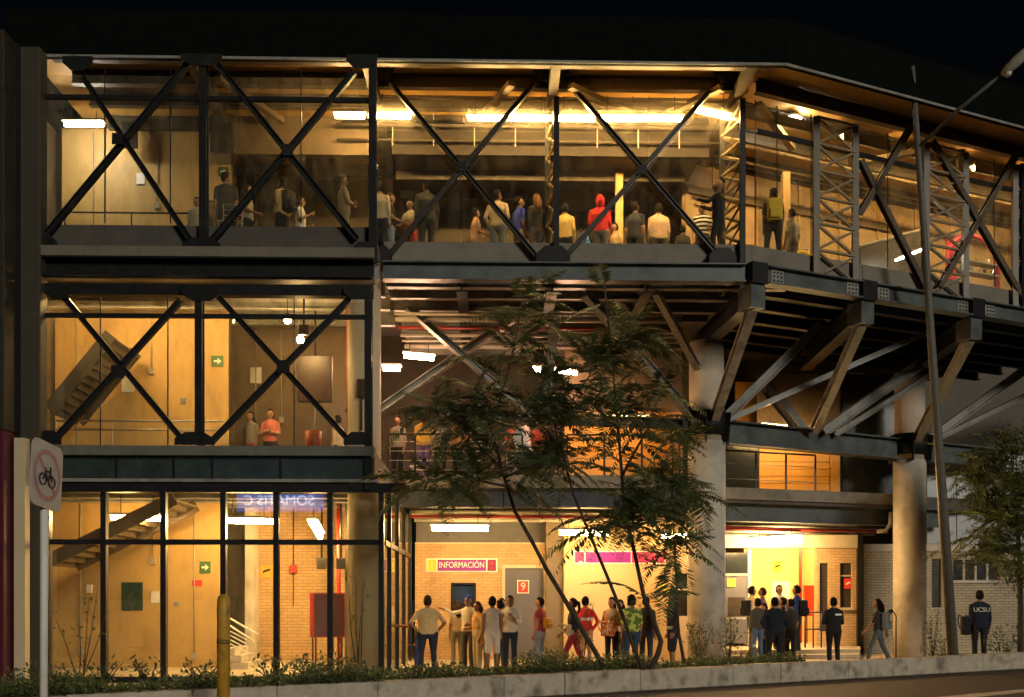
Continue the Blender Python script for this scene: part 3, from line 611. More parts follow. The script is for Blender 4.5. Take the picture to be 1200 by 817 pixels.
# right-hand mezzanine, set further back
m0, m1 = atd(848, HZ, 28.6), atd(1052, HZ, 30.6); m0.z = m1.z = 0
md = (m1 - m0).normalized(); mn = Vector((-md.y, md.x, 0))
def mzp(s, o, z): v = m0 + md * s + mn * o; return Vector((v.x, v.y, z))
ML = (m1 - m0).length
MB().prism([mzp(-.9, 0, 0), mzp(ML + 8, 0, 0), mzp(ML + 8, 5, 0), mzp(-.9, 6, 0)], 4.4, 4.78).build('mezzanine_slab', DCONC, th)
MB().prism([mzp(-.9, -.1, 0), mzp(ML + .4, -.1, 0), mzp(ML + .4, -.003, 0), mzp(-.9, -.003, 0)], 4.5, 4.82).build('mezzanine_edge', MATS['slab_edge'], th)
MB().ibeam(mzp(-.9, .3, 4.15), mzp(ML + 2, .3, 4.15), .3, .5, .03).build('mezzanine_beam', GIRD, th)
# railings (dark, with posts)
DR = mat('dark_rail', (.03, .025, .02), .4)
def drail(p, q, h, n, wires=0, par=th):
    p, q = Vector(p), Vector(q); MB().tube([p + Vector((0, 0, h)), q + Vector((0, 0, h))], .028, 8).build('handrail', DR, par)
    for i in range(n):
        c = p.lerp(q, i / (n - 1)); MB().box((c.x - .025, c.y - .02, c.z), (c.x + .025, c.y + .02, c.z + h - .02)).build('rail_post', DR, par)
    for k in range(wires):
        z = h * (k + .6) / (wires + .4); MB().tube([p + Vector((0, 0, z)), q + Vector((0, 0, z))], .012, 6).build('rail_wire', RAIL, par)
drail((X(455, ME + .1), ME + .1, 4.82), (X(612, ME + .1), ME + .1, 4.82), 1.05, 6, 4)
drail((X(664, ME + .1), ME + .1, 4.82), (X(796, ME + .1), ME + .1, 4.82), 1.05, 4, 1)
drail(mzp(.1, .08, 4.82), mzp(3.1, .08, 4.82), 1.05, 4, 2)
# orange siding boards
def siding(px0, px1, y, z0, z1, hb):
    n = int((z1 - z0) / hb)
    for i in range(n):
        a = z0 + i * hb; MB().add([(X(px0, y), y - .012, a + .006), (X(px1, y), y - .012, a + .006), (X(px1, y), y, a + hb - .006), (X(px0, y), y, a + hb - .006),
            (X(px0, y), y + .04, a + .006), (X(px1, y), y + .04, a + .006), (X(px1, y), y + .04, a + hb - .006), (X(px0, y), y + .04, a + hb - .006)],
            [(0, 1, 2, 3), (5, 4, 7, 6), (4, 5, 1, 0), (3, 2, 6, 7), (4, 0, 3, 7), (1, 5, 6, 2)]).build('siding_board', ORANGE, th)
siding(662, 800, 28.2, 4.8, 6.9, .26); box('siding_backing', DTAN, (X(662, 28.2), 28.25, 4.8), (X(800, 28.2), 28.35, 8.6), th)
siding(890, 972, 31.2, 4.8, 5.9, .22); box('siding_panel', ORANGE, (X(890, 31.2), 31.2, 5.91), (X(972, 31.2), 31.28, 6.7), th); box('siding_panel', ORANGE, (X(973, 31.2), 31.17, 4.8), (X(984, 31.2), 31.26, 6.7), th)
box('siding_backing', DTAN, (X(888, 31.2), 31.29, 4.8), (X(985, 31.2), 31.4, 8.6), th)
box('siding_panel', ORANGE, (X(862, 32.4), 32.4, 6.7), (X(948, 32.4), 32.5, 8.6), th)
box('dark_glazing', mat('dark_glazing', (.02, .025, .026), .15), (X(986, 31.3), 31.2, 4.8), (X(1062, 31.3), 31.3, 8.6), th)
box('dark_glazing', MATS['dark_glazing'], (X(846, 31.3), 31.25, 4.8), (X(888, 31.3), 31.35, 6.6), th)
box('back_wall', BROWN, (xr - 1.5, 33.1, 4.78), (X(846, 33), 33.3, 13.2), th)
box('back_wall', BROWN, (X(800, 37), 37, 0), (X(1400, 37), 37.3, 13.2), th)
# stair flight seen behind the mezzanine railing
for k in range(9):
    box('stair_tread', CONC, (X(452, 29) + .22 * k, 29.2, 4.95 + .17 * k), (X(452, 29) + .22 * k + .28, 31.0, 5.0 + .17 * k), th)
# pipes and lintel under the mezzanine
for y, z, r, m in ((26.4, 3.95, .05, PIPE), (26.7, 3.85, .04, RPIPE), (27.0, 3.92, .06, CREAM), (27.5, 3.9, .04, PIPE), (28.0, 3.85, .05, PIPE)):
    MB().tube([(xr + .15, y, z), (X(846, y), y, z)], r, 10).build('service_pipe', m, th)
for o, z, r, m in ((.7, 3.75, .05, RPIPE), (1.0, 3.85, .06, PIPE), (1.3, 3.7, .04, PIPE), (1.7, 3.78, .06, RPIPE)):
    MB().tube([mzp(-.6, o, z), mzp(ML + .2, o, z)], r, 10).build('service_pipe', m, th)
p = atd(1040, 628, 30.4)
MB().tube([p + Vector((-.3, 0, .12)), p + Vector((-.05, 0, .15)), p + Vector((.08, 0, .35)), p + Vector((.1, 0, .7))], .06, 10).build('bent_duct', PIPE, th)
# entrance on the right: raised floor, grey door, bright hall, brick piers
YE = 31.2; FZ = .25
MB().prism([(X(848, 28.2), 28.2), (X(1008, 28.9), 28.9), (X(1008, 36), 36), (X(848, 36), 36)], .004, FZ - .12).build('entrance_step', PAVE, th)
MB().prism([(X(848, 28.7), 28.7), (X(1008, 29.4), 29.4), (X(1008, 36.9), 36.9), (X(848, 36.9), 36.9)], FZ - .12, FZ).build('entrance_floor', PAVE, th)
d2 = rect('door', MATS['door_grey'], 850, 876, 675, 754, YE, .06, th)
rect('door_window', mat('dark_pane', (.05, .04, .03), .2), 853, 873, 700, 722, YE - .012, .01, d2)
rect('kick_rail', RAIL, 851, 875, 723, 726, YE - .02, .018, d2)
rect('door_transom', MATS['dark_glazing'], 850, 876, 648, 672, YE, .04, th)
for q in ((846, 850, 646, 758), (876.5, 881, 644, 758), (850.3, 876.2, 672.3, 674.7)): rect('door_frame', CREAM, *q, YE - .04, .12, th)
rect('lintel', CREAM, 846, 1006, 627, 642, YE - .1, .3, th)
rect('upper_wall', DCONC, 846, 1006, 598, 626.5, YE + .1, .2, th)
# bright lobby
LOB = mat('yellow_lobby', (.66, .47, .22), .6, .06, 2, .04)
box('lobby_wall', LOB, (X(870, 35.4), 35.4, FZ), (X(975, 35.4), 35.6, 4.3), th)
box('lobby_wall', LOB, (X(962, 33), 31.45, FZ), (X(962, 33) + .12, 35.4, 4.3), th)
box('lobby_wall', LOB, (X(858, 33), 31.45, FZ), (X(858, 33) + .12, 35.4, 4.3), th)
box('lobby_ceiling', CREAM, (X(846, 31.4), 31.42, 4.31), (X(985, 31.4), 36, 4.38), th)
MB().tube([(X(938, 33.5), 33.5, FZ), (X(938, 33.5), 33.5, 4.3)], .05, 10).build('fire_pipe', RPIPE, th)
# brick piers with two narrow windows
w = MB()
pxs = [957, 960.5, 971, 984.5, 998.5, 1005]
def pr(a, b, z0, z1): w.box((X(a, YE), YE, z0), (X(b, YE), YE + .25, z1))
zt = Zp(642, 980, YE); zw0, zw1 = Zp(712, 980, YE), Zp(660, 980, YE)
pr(957, 960.5, FZ, zt); pr(960.5, 971, FZ, Zp(740, 980, YE)); pr(960.5, 971, zw1, zt); pr(971, 984.5, FZ, zt); pr(984.5, 998.5, FZ, zw0); pr(984.5, 998.5, zw1, zt); pr(998.5, 1005, FZ, zt)
w.build('brick_pier', BRICK, th)
box('narrow_window', MATS['dark_pane'], (X(960.5, YE), YE + .1, Zp(740, 980, YE)), (X(971, YE), YE + .14, zw1), th)
nw = box('narrow_window', MATS['dark_pane'], (X(984.5, YE), YE + .1, zw0), (X(998.5, YE), YE + .14, zw1), th)
box('window_sill', CREAM, (X(983, YE), YE - .08, zw0 - .08), (X(1000, YE), YE + .095, zw0 - .002), th)
box('window_rail', CREAM, (X(984.5, YE), YE + .05, zw0 + .95), (X(998.5, YE), YE + .095, zw0 + 1.0), nw)
rect('corner_post', BLACK, 1005.3, 1011, 618, 759, YE - .12, .3, th)
# ================================================================== PALE BRICK ANNEX
an = thing('brick_annex', (X(1110, 32), 32, 0), 'pale brick annex with high strip window beyond the second column', 'building')
YA = 31.6
w = MB(); z1 = Zp(646, 1030, YA)
w.box((X(1012, YA), YA, 0), (X(1091, YA), YA + .25, z1))
vx0, vx1 = X(1092, YA), X(1104, YA); vz0, vz1 = Zp(712, 1100, YA), Zp(655, 1100, YA)
w.box((vx0, YA, 0), (vx1, YA + .25, vz0)).box((vx0, YA, vz1), (vx1, YA + .25, z1)).box((X(1091, YA), YA, 0), (vx0, YA + .25, z1))
sx0, sx1, sz0, sz1 = X(1117, YA), X(1172, YA), Zp(680, 1140, YA), Zp(656, 1140, YA)
w.box((vx1, YA, 0), (sx0, YA + .25, z1)).box((sx0, YA, 0), (sx1, YA + .25, sz0)).box((sx0, YA, sz1), (sx1, YA + .25, z1)).box((sx1, YA, 0), (X(1330, YA), YA + .25, z1))
w.build('brick_wall', WBRICK, an)
box('wall_cap', CONC, (X(1012, YA), YA - .05, z1), (X(1330, YA), YA + .3, z1 + .22), an)
box('tall_window', MATS['dark_pane'], (vx0, YA + .1, vz0), (vx1, YA + .13, vz1), an); box('window_sill', CONC, (vx0 - .05, YA - .05, vz0 - .06), (vx1 + .05, YA + .09, vz0 - .002), an)
for k in range(4):
    a = sx0 + (sx1 - sx0) * k / 4; b = sx0 + (sx1 - sx0) * (k + 1) / 4
    box('window_pane', MATS['dark_glazing'], (a + .03, YA + .1, sz0 + .03), (b - .03, YA + .12, sz1 - .03), an)
    box('window_mullion', CONC, (b - .03, YA + .06, sz0), (b + .03, YA + .14, sz1), an)
box('window_sill', CONC, (sx0 - .1, YA - .07, sz0 - .09), (sx1 + .1, YA + .09, sz0 - .002), an)
n = 14; x0, x1 = X(1086, YA), X(1330, YA)
for k in range(n):
    a = x0 + (x1 - x0) * k / n; box('metal_panel', mat('metal_cladding', (.22, .23, .235), .4, .12, 2, metal=.2), (a + .006, YA - .02 + .03 * (k % 2), z1 + .23), (x0 + (x1 - x0) * (k + 1) / n - .006, YA + .2, 6.3), an)
# ================================================================== LAMPS
def lampmat(k, col, s): return emit('tube_' + k, col, s)
WARM = (1.0, .61, .22)
TB = lampmat('hall', WARM, 64); TG = lampmat('ticket', WARM, 34); TM = lampmat('balcony', WARM, 6); TO = lampmat('orange_balcony', WARM, 30); TV = lampmat('cove', WARM, 30); TU = lampmat('upper', WARM, 60); TP = lampmat('pinkish', (1.0, .55, .32), 55); TC = lampmat('cool', (1.0, .90, .74), 24); TL = lampmat('lobby', (1.0, .64, .26), 42)
HOUS = mat('lamp_housing', (.4, .38, .34), .5, .1)
def lamp(p, q, m, label, group, hang=.35, r=.055, name='ceiling_light', hw=.26):
    p, q = Vector(p), Vector(q); c = (p + q) / 2; t = thing(name, c + Vector((0, 0, hang)), label, 'lamp', group)
    d = (q - p).normalized(); up = Vector((0, 0, r * 1.1))
    MB().tube([p, p.lerp(q, .5), q], r, 10).build('tube', m, t)
    MB().bar(p - d * .04 + up + Vector((0, 0, .03)), q + d * .04 + up + Vector((0, 0, .03)), hw if m not in (TU, TC) else .17, .05, (0, 0, 1)).build('housing', HOUS, t)
    for f in (.18, .82):
        s = p.lerp(q, f) + up + Vector((0, 0, .056)); MB().tube([s, s + Vector((0, 0, max(.02, hang - .1)))], .01, 6).build('hanger', BLACK, t)
    return t
def tub(px0, py0, px1, py1, y, m, label, group, hang=.35, r=.055, y1=None): return lamp(at(px0, py0, y), at(px1, py1, y1 or y), m, label, group, hang, r)
GU, GG, GD = 'tubes along the concourse ceiling', 'lamps over the ground floor', 'lamps under the deck'
tub(76, 146, 121, 146, 23.9, TC, 'lone white tube light on the dim top-left ceiling', GU, .3, .05)
for a, b, l in ((393, 427, 'short tube light left of the top storey corner post'), (441, 481, 'tube light just right of the corner post'),
                (549, 595, 'tube light right of the dark gap in the light row'), (598, 643, 'tube light just left of the middle lattice column'),
                (653, 697, 'tube light just right of the middle lattice column'), (704, 750, 'tube light above the person in red, second from the lattice column'),
                (752, 799, 'last straight tube light of the row, right of the brace')):
    tub(a, 136 if a < 490 else 139.5, b, 136.5 if a < 490 else 139.7, 22.95, TU, l, GU, .5, .05)
tub(814, 129, 855, 138, 22.95, TU, 'slanted tube light beside the bend of the concourse', GU, .5, .05, 22.9)
tub(926, 139, 941, 141, 24.2, TC, 'small bright lamp behind the glass right of the bend', GU, .4, .055, 24.7)
tub(131, 607, 190, 608, 23.4, TB, 'tube lamp under the stairs in the shopfront', GG, .5)
tub(262, 610.5, 320, 611.5, 23.4, TB, 'tube lamp above the doorway with white handrails', GG, .5)
lamp(at(366, 613, 24.2), at(375, 629, 26.0), TB, 'lamp pointing into depth above the red cabinet', GG, .4, .07)
tub(506, 619, 572, 619.5, 26.6, TG, 'tube lamp above the purple information sign', GG, .35, .065)
tub(656, 624.5, 713, 625, 27.0, TG, 'tube lamp above the plain tan wall and second sign', GG, .35, .065)
tub(776, 628, 804, 628.5, 27.2, TG, 'half-hidden tube lamp behind the slender tree beside the column', GG, .35, .06)
tub(879, 636, 938, 632, 29.6, TL, 'large bright lamp over the lobby entrance', GG, .3, .12, 29.9)
lamp((X(905, 33.4), 33.0, 3.9), (X(905, 33.4) + 1.6, 33.6, 3.9), TL, 'lamp inside the yellow lobby', GG, .3, .08)
tub(474, 417, 508, 420, 26.0, TP, 'pinkish lamp under the deck near the corner column', GD, .3, .06)
tub(449, 432, 469, 432.5, 27.6, TP, 'farther pinkish lamp under the deck, beside the corner column', GD, .3, .06)
tub(643, 434, 676, 437, 26.6, TP, 'pinkish lamp under the deck above the orange boards', GD, .3, .055)
tub(626, 433, 633, 434, 27.5, TP, 'tiny pink lamp under the deck between the trees', GD, .3, .05)
tub(893, 499, 945, 504, 29.6, TO, 'lamp above the orange balcony boards', GD, .3, .05)  # extra lamp tucked behind the ring beam to brighten the orange boards
tub(690, 490, 760, 490, 27.2, TM, 'lamp above the balcony boards behind the trees', GD, .3, .05)  # put in out of sight to brighten the boards below
for px, py, l in ((337, 375, 'upper round bulb on the middle storey of the stair block'), (352, 398, 'lower round bulb on the middle storey of the stair block')):
    p = at(px, py, 24.0); t = thing('bulb_light', p + Vector((0, 0, .5)), l, 'lamp', 'round bulbs in the stair block')
    MB().ball(p, .085, 14, 10).build('bulb', lampmat('bulb', WARM, 90), t); MB().tube([p + Vector((0, 0, .07)), p + Vector((0, 0, .16))], .04, 10).build('socket', BLACK, t); MB().tube([p + Vector((0, 0, .16)), p + Vector((0, 0, .5))], .012, 6).build('cord', BLACK, t)
for x in (X(120, 23.4), X(230, 23.4)):   # lamps on the middle-storey ceiling behind the beams
    lamp((x - .5, 22.5, 8.55), (x + .5, 22.5, 8.55), TB, 'ceiling lamp of the middle storey ' + ('above the stair flight' if x < X(180, 23.4) else 'above the bare tan wall'), GD, .1, .04)
# ================================================================== SIGNS
def sign(name, px0, px1, py0, py1, y, m, label, cat='sign', th_=.03, group=None):
    a, b = at(px0, py1, y), at(px1, py0, y); t = thing(name, ((a.x + b.x) / 2, y, a.z), label, cat, group)
    box('board', m, (a.x, y - th_, a.z), (b.x, y - .003, b.z), t, .004); return t, a, b
PUR = mat('sign_purple', (.26, .02, .27), .4, .05); YEL = mat('sign_yellow', (.75, .60, .05), .4, .05); MAG = mat('sign_magenta', (.62, .03, .20), .4, .05)
RED = mat('sign_red', (.65, .05, .03), .4, .05); GRN = mat('sign_green', (.06, .16, .05), .4, .05); SGW = mat('sign_white', (.8, .76, .68), .4, .03)
t, a, b = sign('information_sign', 499, 583, 654.5, 670.5, YW, SGW, 'long purple sign reading INFORMACIÓN on the brick wall')
def blk(t, a, b, f0, f1, g0, g1, m, name, y): return box(name, m, (a.x + (b.x - a.x) * f0, y - .04, a.z + (b.z - a.z) * g0), (a.x + (b.x - a.x) * f1, y - .031, a.z + (b.z - a.z) * g1), t)
blk(t, a, b, .02, .15, .09, .91, YEL, 'number_panel', YW); blk(t, a, b, .165, .84, .09, .91, PUR, 'name_panel', YW); blk(t, a, b, .86, .98, .09, .91, mat('sign_wine', (.25, .02, .10), .4), 'emblem_panel', YW)
cz = (a.z + b.z) / 2; H_ = b.z - a.z
def ctr(a, b, f): return a.x + (b.x - a.x) * f
text('lettering', 'INFORMACIÓN', .24, SGW, t, (ctr(a, b, .5), YW - .045, cz), (1, 0, 0), (0, 0, 1), .003, scx=.78)
text('numeral', '1', .26, SGW, t, (ctr(a, b, .085), YW - .045, cz), (1, 0, 0), (0, 0, 1), .003)
MB().tube([(ctr(a, b, .92), YW - .045, cz + .05), (ctr(a, b, .92), YW - .052, cz + .05)], .055, 14).box((ctr(a, b, .89), YW - .05, cz - .12), (ctr(a, b, .95), YW - .042, cz - .07)).build('emblem', RED, t)
YTs = YT
t, a, b = sign('wall_sign', 672, 780, 645.5, 661, YTs, SGW, 'long magenta and purple sign on the tan wall behind the trees')
blk(t, a, b, .015, .115, .1, .9, MAG, 'emblem_panel', YTs); blk(t, a, b, .13, .62, .1, .9, PUR, 'name_panel', YTs); blk(t, a, b, .63, .985, .1, .9, MAG, 'name_panel', YTs)
MB().box((ctr(a, b, .035), YTs - .047, cz - .02), (ctr(a, b, .055), YTs - .041, cz + .06)).box((ctr(a, b, .06), YTs - .047, cz - .02), (ctr(a, b, .095), YTs - .041, cz + .1)).build('emblem', SGW, t)
t, a, b = sign('door_sign', 606, 620, 680, 695.5, YW + .015, SGW, 'red square notice with white border on the grey door')
blk(t, a, b, .08, .92, .08, .92, RED, 'notice_panel', YW + .015); c = (a + b) / 2
text('numeral', '9', .30, SGW, t, (c.x, YW - .03, c.z), (1, 0, 0), (0, 0, 1), .003)
def notice(px0, px1, py0, py1, y, m, label, glyph=None, name='notice', gm=BLACK):
    t, a, b = sign(name, px0, px1, py0, py1, y, m, label, 'sign', .02); c = (a + b) / 2; w = b.x - a.x; h = b.z - a.z
    if glyph == 'arrow': MB().plate([(-.3 * w, -.08 * h), (.02 * w, -.08 * h), (.02 * w, -.28 * h), (.34 * w, 0), (.02 * w, .28 * h), (.02 * w, .08 * h), (-.3 * w, .08 * h)], (c.x, y - .021, c.z), (1, 0, 0), (0, 0, 1), .004).build('arrow', gm, t)
    if glyph == 'mark': MB().plate([(-.3 * w, -.15 * h), (.3 * w, .05 * h), (.3 * w, .2 * h), (-.1 * w, .12 * h), (-.3 * w, 0)], (c.x, y - .021, c.z), (1, 0, 0), (0, 0, 1), .004).build('pictogram', gm, t)
    return t
notice(234, 247, 658, 672, WB, GRN, 'green exit arrow sign on the ground-floor tan panel', 'arrow', 'exit_sign', SGW)
notice(225, 237, 680, 687, WB, RED, 'small red notice below the green exit arrow', None)
notice(248, 262, 417, 430, WB, GRN, 'green exit sign on the middle-storey tan wall', 'arrow', 'exit_sign', SGW)
notice(256, 268, 196, 207, WB, GRN, 'green exit sign on the top-storey wall above the man in dark shirt', 'arrow', 'exit_sign', SGW)
notice(305, 320, 662, 677, 27.58, mat('sign_orange', (.75, .36, .04), .4), 'orange warning notice on brick beside the dark doorway', 'mark')
notice(852, 862, 678, 688, YE - .015, YEL, 'yellow notice on the grey lobby door', None)
notice(774, 783, 685, 697, YT, YEL, 'yellow notice on the tan wall in front of the man in dark jacket', None)
notice(906, 916, 658, 670, 35.38, YEL, 'yellow notice high on the lobby wall', 'mark')
notice(904, 926, 681, 702, 35.36, SGW, 'large white poster on the lobby wall', None)
notice(989, 998, 678, 690, YE + .05, RED, 'red notice hung in the narrow brick pier window', 'mark', 'notice', SGW)
t, a, b = sign('wall_plaque', 143, 167, 683, 715, WB, mat('plaque_green', (.012, .045, .042), .3, .1), 'dark green rectangular plaque on the ground-floor tan panel', 'plaque')
box('plaque_rim', mat('rim_grey', (.1, .1, .09), .4), (a.x - .015, WB - .012, a.z - .015), (b.x + .015, WB - .004, b.z + .015), t)
# hanging screens and cabinets
def screen(px0, px1, py0, py1, y, label, zc, m=None, d=.12):
    a, b = at(px0, py1, y), at(px1, py0, y); t = thing('hanging_screen', ((a.x + b.x) / 2, y, zc), label, 'screen')
    box('case', BLACK, (a.x, y, a.z), (b.x, y + d, b.z), t, .01); box('display', m or mat('screen_off', (.02, .018, .016), .15), (a.x + .04, y - .006, a.z + .04), (b.x - .04, y - .001, b.z - .04), t)
    x = (a.x + b.x) / 2; MB().tube([(x, y + d / 2, b.z), (x, y + d / 2, zc)], .025, 8).build('bracket', BLACK, t); return t
screen(246, 274, 134, 178, 24.2, 'dark screen hung beside the top-storey tan wall', 13.0)
screen(142, 160, 142, 172, 24.5, 'small black box hung on the top-storey tan wall behind the brace', 13.0)
screen(358, 401, 162, 208, 25.6, 'large dark panel hung in the top-storey room behind the braces', 12.9, mat('dark_red_panel', (.04, .018, .012), .4))
screen(349, 389, 417, 471, 25.0, 'large dark red-brown panel in the middle-storey room', 8.9, mat('dark_red_panel', (.04, .018, .012), .4))
screen(349, 362, 380, 392, 23.8, 'small dark speaker box beside the round bulbs', 8.9)
screen(371, 382, 654, 667, 26.2, 'small dark screen above the red cabinet', 4.2); screen(394, 404, 654, 667, 25.2, 'small dark screen beside the brown portal', 4.2)
screen(418, 428, 444, 466, 22.4, 'small dark box on the pale corner column', 5.4)
MB_ = thing('fire_cabinet', (X(384, 23.2), 23.2, .05), 'red fire cabinet on legs behind the shopfront glass', 'cabinet')
CRD = mat('cabinet_red', (.55, .025, .02), .35, .08); CDK = mat('cabinet_dark', (.16, .012, .012), .4, .1)
a, b = at(361, 747, 23.2), at(403, 695, 23.2)
u = Vector((.92, .39, 0)); v = Vector((-.39, .92, 0)); o = Vector((a.x + .16, 23.0, 0))
MB().prism([o, o + u * .72, o + u * .72 + v * .4, o + v * .4], a.z, b.z).build('body', CRD, MB_, bevel=.01)
o2 = o - v * .008; MB().prism([o2 + u * .03, o2 + u * .69, o2 + u * .69 + v * .006, o2 + u * .03 + v * .006], a.z + .03, b.z - .03).build('door_panel', CDK, MB_)
for f in (.06, .66):
    for g in (.06, .34):
        c = o + u * f + v * g; MB().tube([(c.x, c.y, .05), (c.x, c.y, a.z)], .02, 8).build('leg', CDK, MB_)
t = thing('alarm_box', (X(344, 27.5), 27.55, Zp(672, 344, 27.5)), 'small red alarm box on the brick wall with conduit', 'alarm')
p = at(344, 667, 27.55); box('case', CRD, (p.x - .09, 27.45, p.z - .1), (p.x + .09, 27.597, p.z + .1), t, .01); MB().tube([(p.x, 27.55, p.z + .1), (p.x, 27.55, 4.2)], .015, 6).build('conduit', CDK, t); MB().tube([(p.x, 27.55, p.z - 1.0), (p.x, 27.55, p.z - .1)], .012, 6).build('conduit', CDK, t)
t = thing('fire_pipe', (X(398, 26), 26, .05), 'vertical red fire pipe beside the brown portal', 'pipe'); MB().tube([(X(397, 26), 26, .05), (X(397, 26), 26, 4.2)], .05, 10).build('pipe', CRD, t); MB().tube([(X(397, 26), 26, 1.1), (X(397, 26), 26, 1.2)], .075, 10).build('coupling', CDK, t)
t = thing('fire_pipe', (X(409, 23.6), 23.6, 4.78), 'bright red vertical pipe on the middle storey by the pale column', 'pipe'); MB().tube([(X(409, 23.6), 23.6, 4.78), (X(409, 23.6), 23.6, 8.6)], .06, 10).build('pipe', CRD, t); MB().tube([(X(409, 23.6), 23.6, 6.0), (X(409, 23.6), 23.6, 6.1)], .085, 10).build('coupling', CDK, t)
t = thing('fire_cabinet', (X(949, 33), 33, FZ), 'red cabinet on a pole inside the lobby', 'cabinet'); a, b = at(943, 722, 33), at(956, 686, 33)
box('body', CRD, (a.x, 33, a.z), (b.x, 33.2, b.z), t, .01); box('door_panel', mat('cabinet_bright', (.7, .04, .02), .4), (a.x + .02, 32.985, a.z + .03), (b.x - .02, 32.998, b.z - .03), t)
for q in (.08, .3): box('leg', CDK, (a.x + q, 33.08, FZ), (a.x + q + .04, 33.12, a.z), t)
# barrier by the entrance
t = thing('steel_barrier', (X(950, 30), 30.0, FZ), 'dark tube barrier beside the lobby entrance', 'barrier')
for z in (.55, 1.05): MB().tube([(X(943, 30.3), 30.3, FZ + z), (X(963, 30.3), 30.3, FZ + z)], .025, 8).build('rail', DR, t)
for px in (943.5, 953, 962.5): MB().tube([(X(px, 30.3), 30.3, FZ), (X(px, 30.3), 30.3, FZ + 1.05)], .025, 8).build('post', DR, t)
# red arched kiosk and dark ramp in the wing
t = thing('arched_kiosk', wp(ws(1143, 2.2), 2.2, FLR), 'red arched kiosk frame with white lettering inside the wing', 'kiosk')
c = wing(1140, 340, 2.2); pts = []
for k in range(17):
    g = math.pi * (1 - k / 16); pts.append(V3(c, 0) + WD * (math.cos(g) * .95) + Vector((0, 0, FLR + 1.75 + math.sin(g) * .75)))
pts = [pts[0] - Vector((0, 0, 1.75))] + pts + [pts[-1] - Vector((0, 0, 1.75))]
MB().tube(pts, .07, 8).build('arch', mat('arch_red', (.6, .03, .08), .4), t)
MB().prism([V3(c, 0) - WD * .95, V3(c, 0) - WD * .6, V3(c, 0) - WD * .6 + WN * .06, V3(c, 0) - WD * .95 + WN * .06], FLR, FLR + 2.3).build('side_panel', mat('arch_red', (.6, .03, .08), .4), t)
for z in (1.45, 1.75, 1.1): MB().bar(V3(c, FLR + z) - WD * .55, V3(c, FLR + z) + WD * .9, .3, .04, (0, 0, 1)).build('shelf', GSTEEL, t)
for k in range(9):
    q = V3(c, FLR + 1.47 + .3 * (k % 3 == 1)) + WD * (-.45 + k * .15); MB().tube([q, q + Vector((0, 0, .16))], .045, 8).build('jar', SGW if k % 2 else DTAN, t)
t = thing('escalator_ramp', wp(ws(1050, 2.4), 2.4, FLR), 'dark sloping escalator side panel with pale top edge in the wing', 'escalator')
a, b = wing(1008, 290, 2.4), wing(1088, 268, 2.4)
MB().add([V3(a, FLR), V3(b, FLR), b, a] + [v + WN * .15 for v in (V3(a, FLR), V3(b, FLR), b, a)], [(0, 1, 2, 3), (7, 6, 5, 4), (0, 4, 5, 1), (3, 2, 6, 7), (0, 3, 7, 4), (1, 5, 6, 2)]).build('side_panel', mat('ramp_dark', (.035, .03, .024), .4), t)
MB().tube([a + Vector((0, 0, .03)), b + Vector((0, 0, .03))], .04, 8).build('top_rail', PIPE, t)
lamp(wing(1050, 305, 1.5), wing(1082, 292, 1.5), TC, 'slanted white tube beside the escalator in the wing', GU, .2, .03)
for k, s_ in enumerate((1.2, 3.4, 5.6, 7.8, 10.0)):          # cove lamps added unseen to brighten the wing, each behind its own lip
    p, q = wp(s_, 1.0, 13.0), wp(s_ + 1.3, 1.0, 13.0)
    t = lamp(p, q, TV, ['cove lamp nearest the bend of the wing', 'second cove lamp along the wing ceiling', 'middle cove lamp of the wing ceiling', 'fourth cove lamp along the wing ceiling', 'cove lamp at the far end of the wing'][k], GU, .3, .05)
    MB().bar(p - WN * .14 - WD * .1 - Vector((0, 0, .02)), q - WN * .14 + WD * .1 - Vector((0, 0, .02)), .02, .26, (0, 0, 1)).build('lip', MATS['roof_beam'], t)  # board added to keep the extra tube out of view
# seat with yellow cloth
def chair(name, p, label, m, rz=0):
    t = thing(name, p, label, 'chair'); x, y, z = p; MB().box((x - .22, y - .22, z + .43), (x + .22, y + .22, z + .47)).build('seat', m, t, bevel=.01)
    for sx in (-1, 1):
        for sy in (-1, 1): MB().tube([(x + sx * .2, y + sy * .2, z), (x + sx * .2, y + sy * .2, z + (.43 if sy < 0 else .95))], .014, 6).build('leg', RAIL, t)
    bk = MB()
    for k in (.6, .72, .84, .95): bk.tube([(x - .2, y + .2, z + k), (x + .2, y + .2, z + k)], .014, 6)
    bk.build('backrest', RAIL, t); return t
chair('steel_chair', (X(270, 22.1), 22.1, FLR), 'tubular steel chair by the top-storey window in front of the man', RAIL)
p = wing(941, HZ, 1.2); chair('waiting_chair', (p.x, p.y, FLR), 'dark chair with yellow cloth inside the wing', BLACK)
# bucket
t = thing('orange_bucket', (X(367, 22.3), 22.3, 4.78), 'orange bucket with mop handle on the middle storey sill', 'bucket'); x = X(367, 22.3)
MB().tube([(x, 22.3, 4.78), (x, 22.3, 5.35)], [.15, .19], 14).build('pail', mat('bucket_orange', (.65, .10, .03), .45), t); MB().tube([(x, 22.3, 5.0), (x + .05, 22.3, 6.0)], .018, 6).build('handle', RAIL, t)
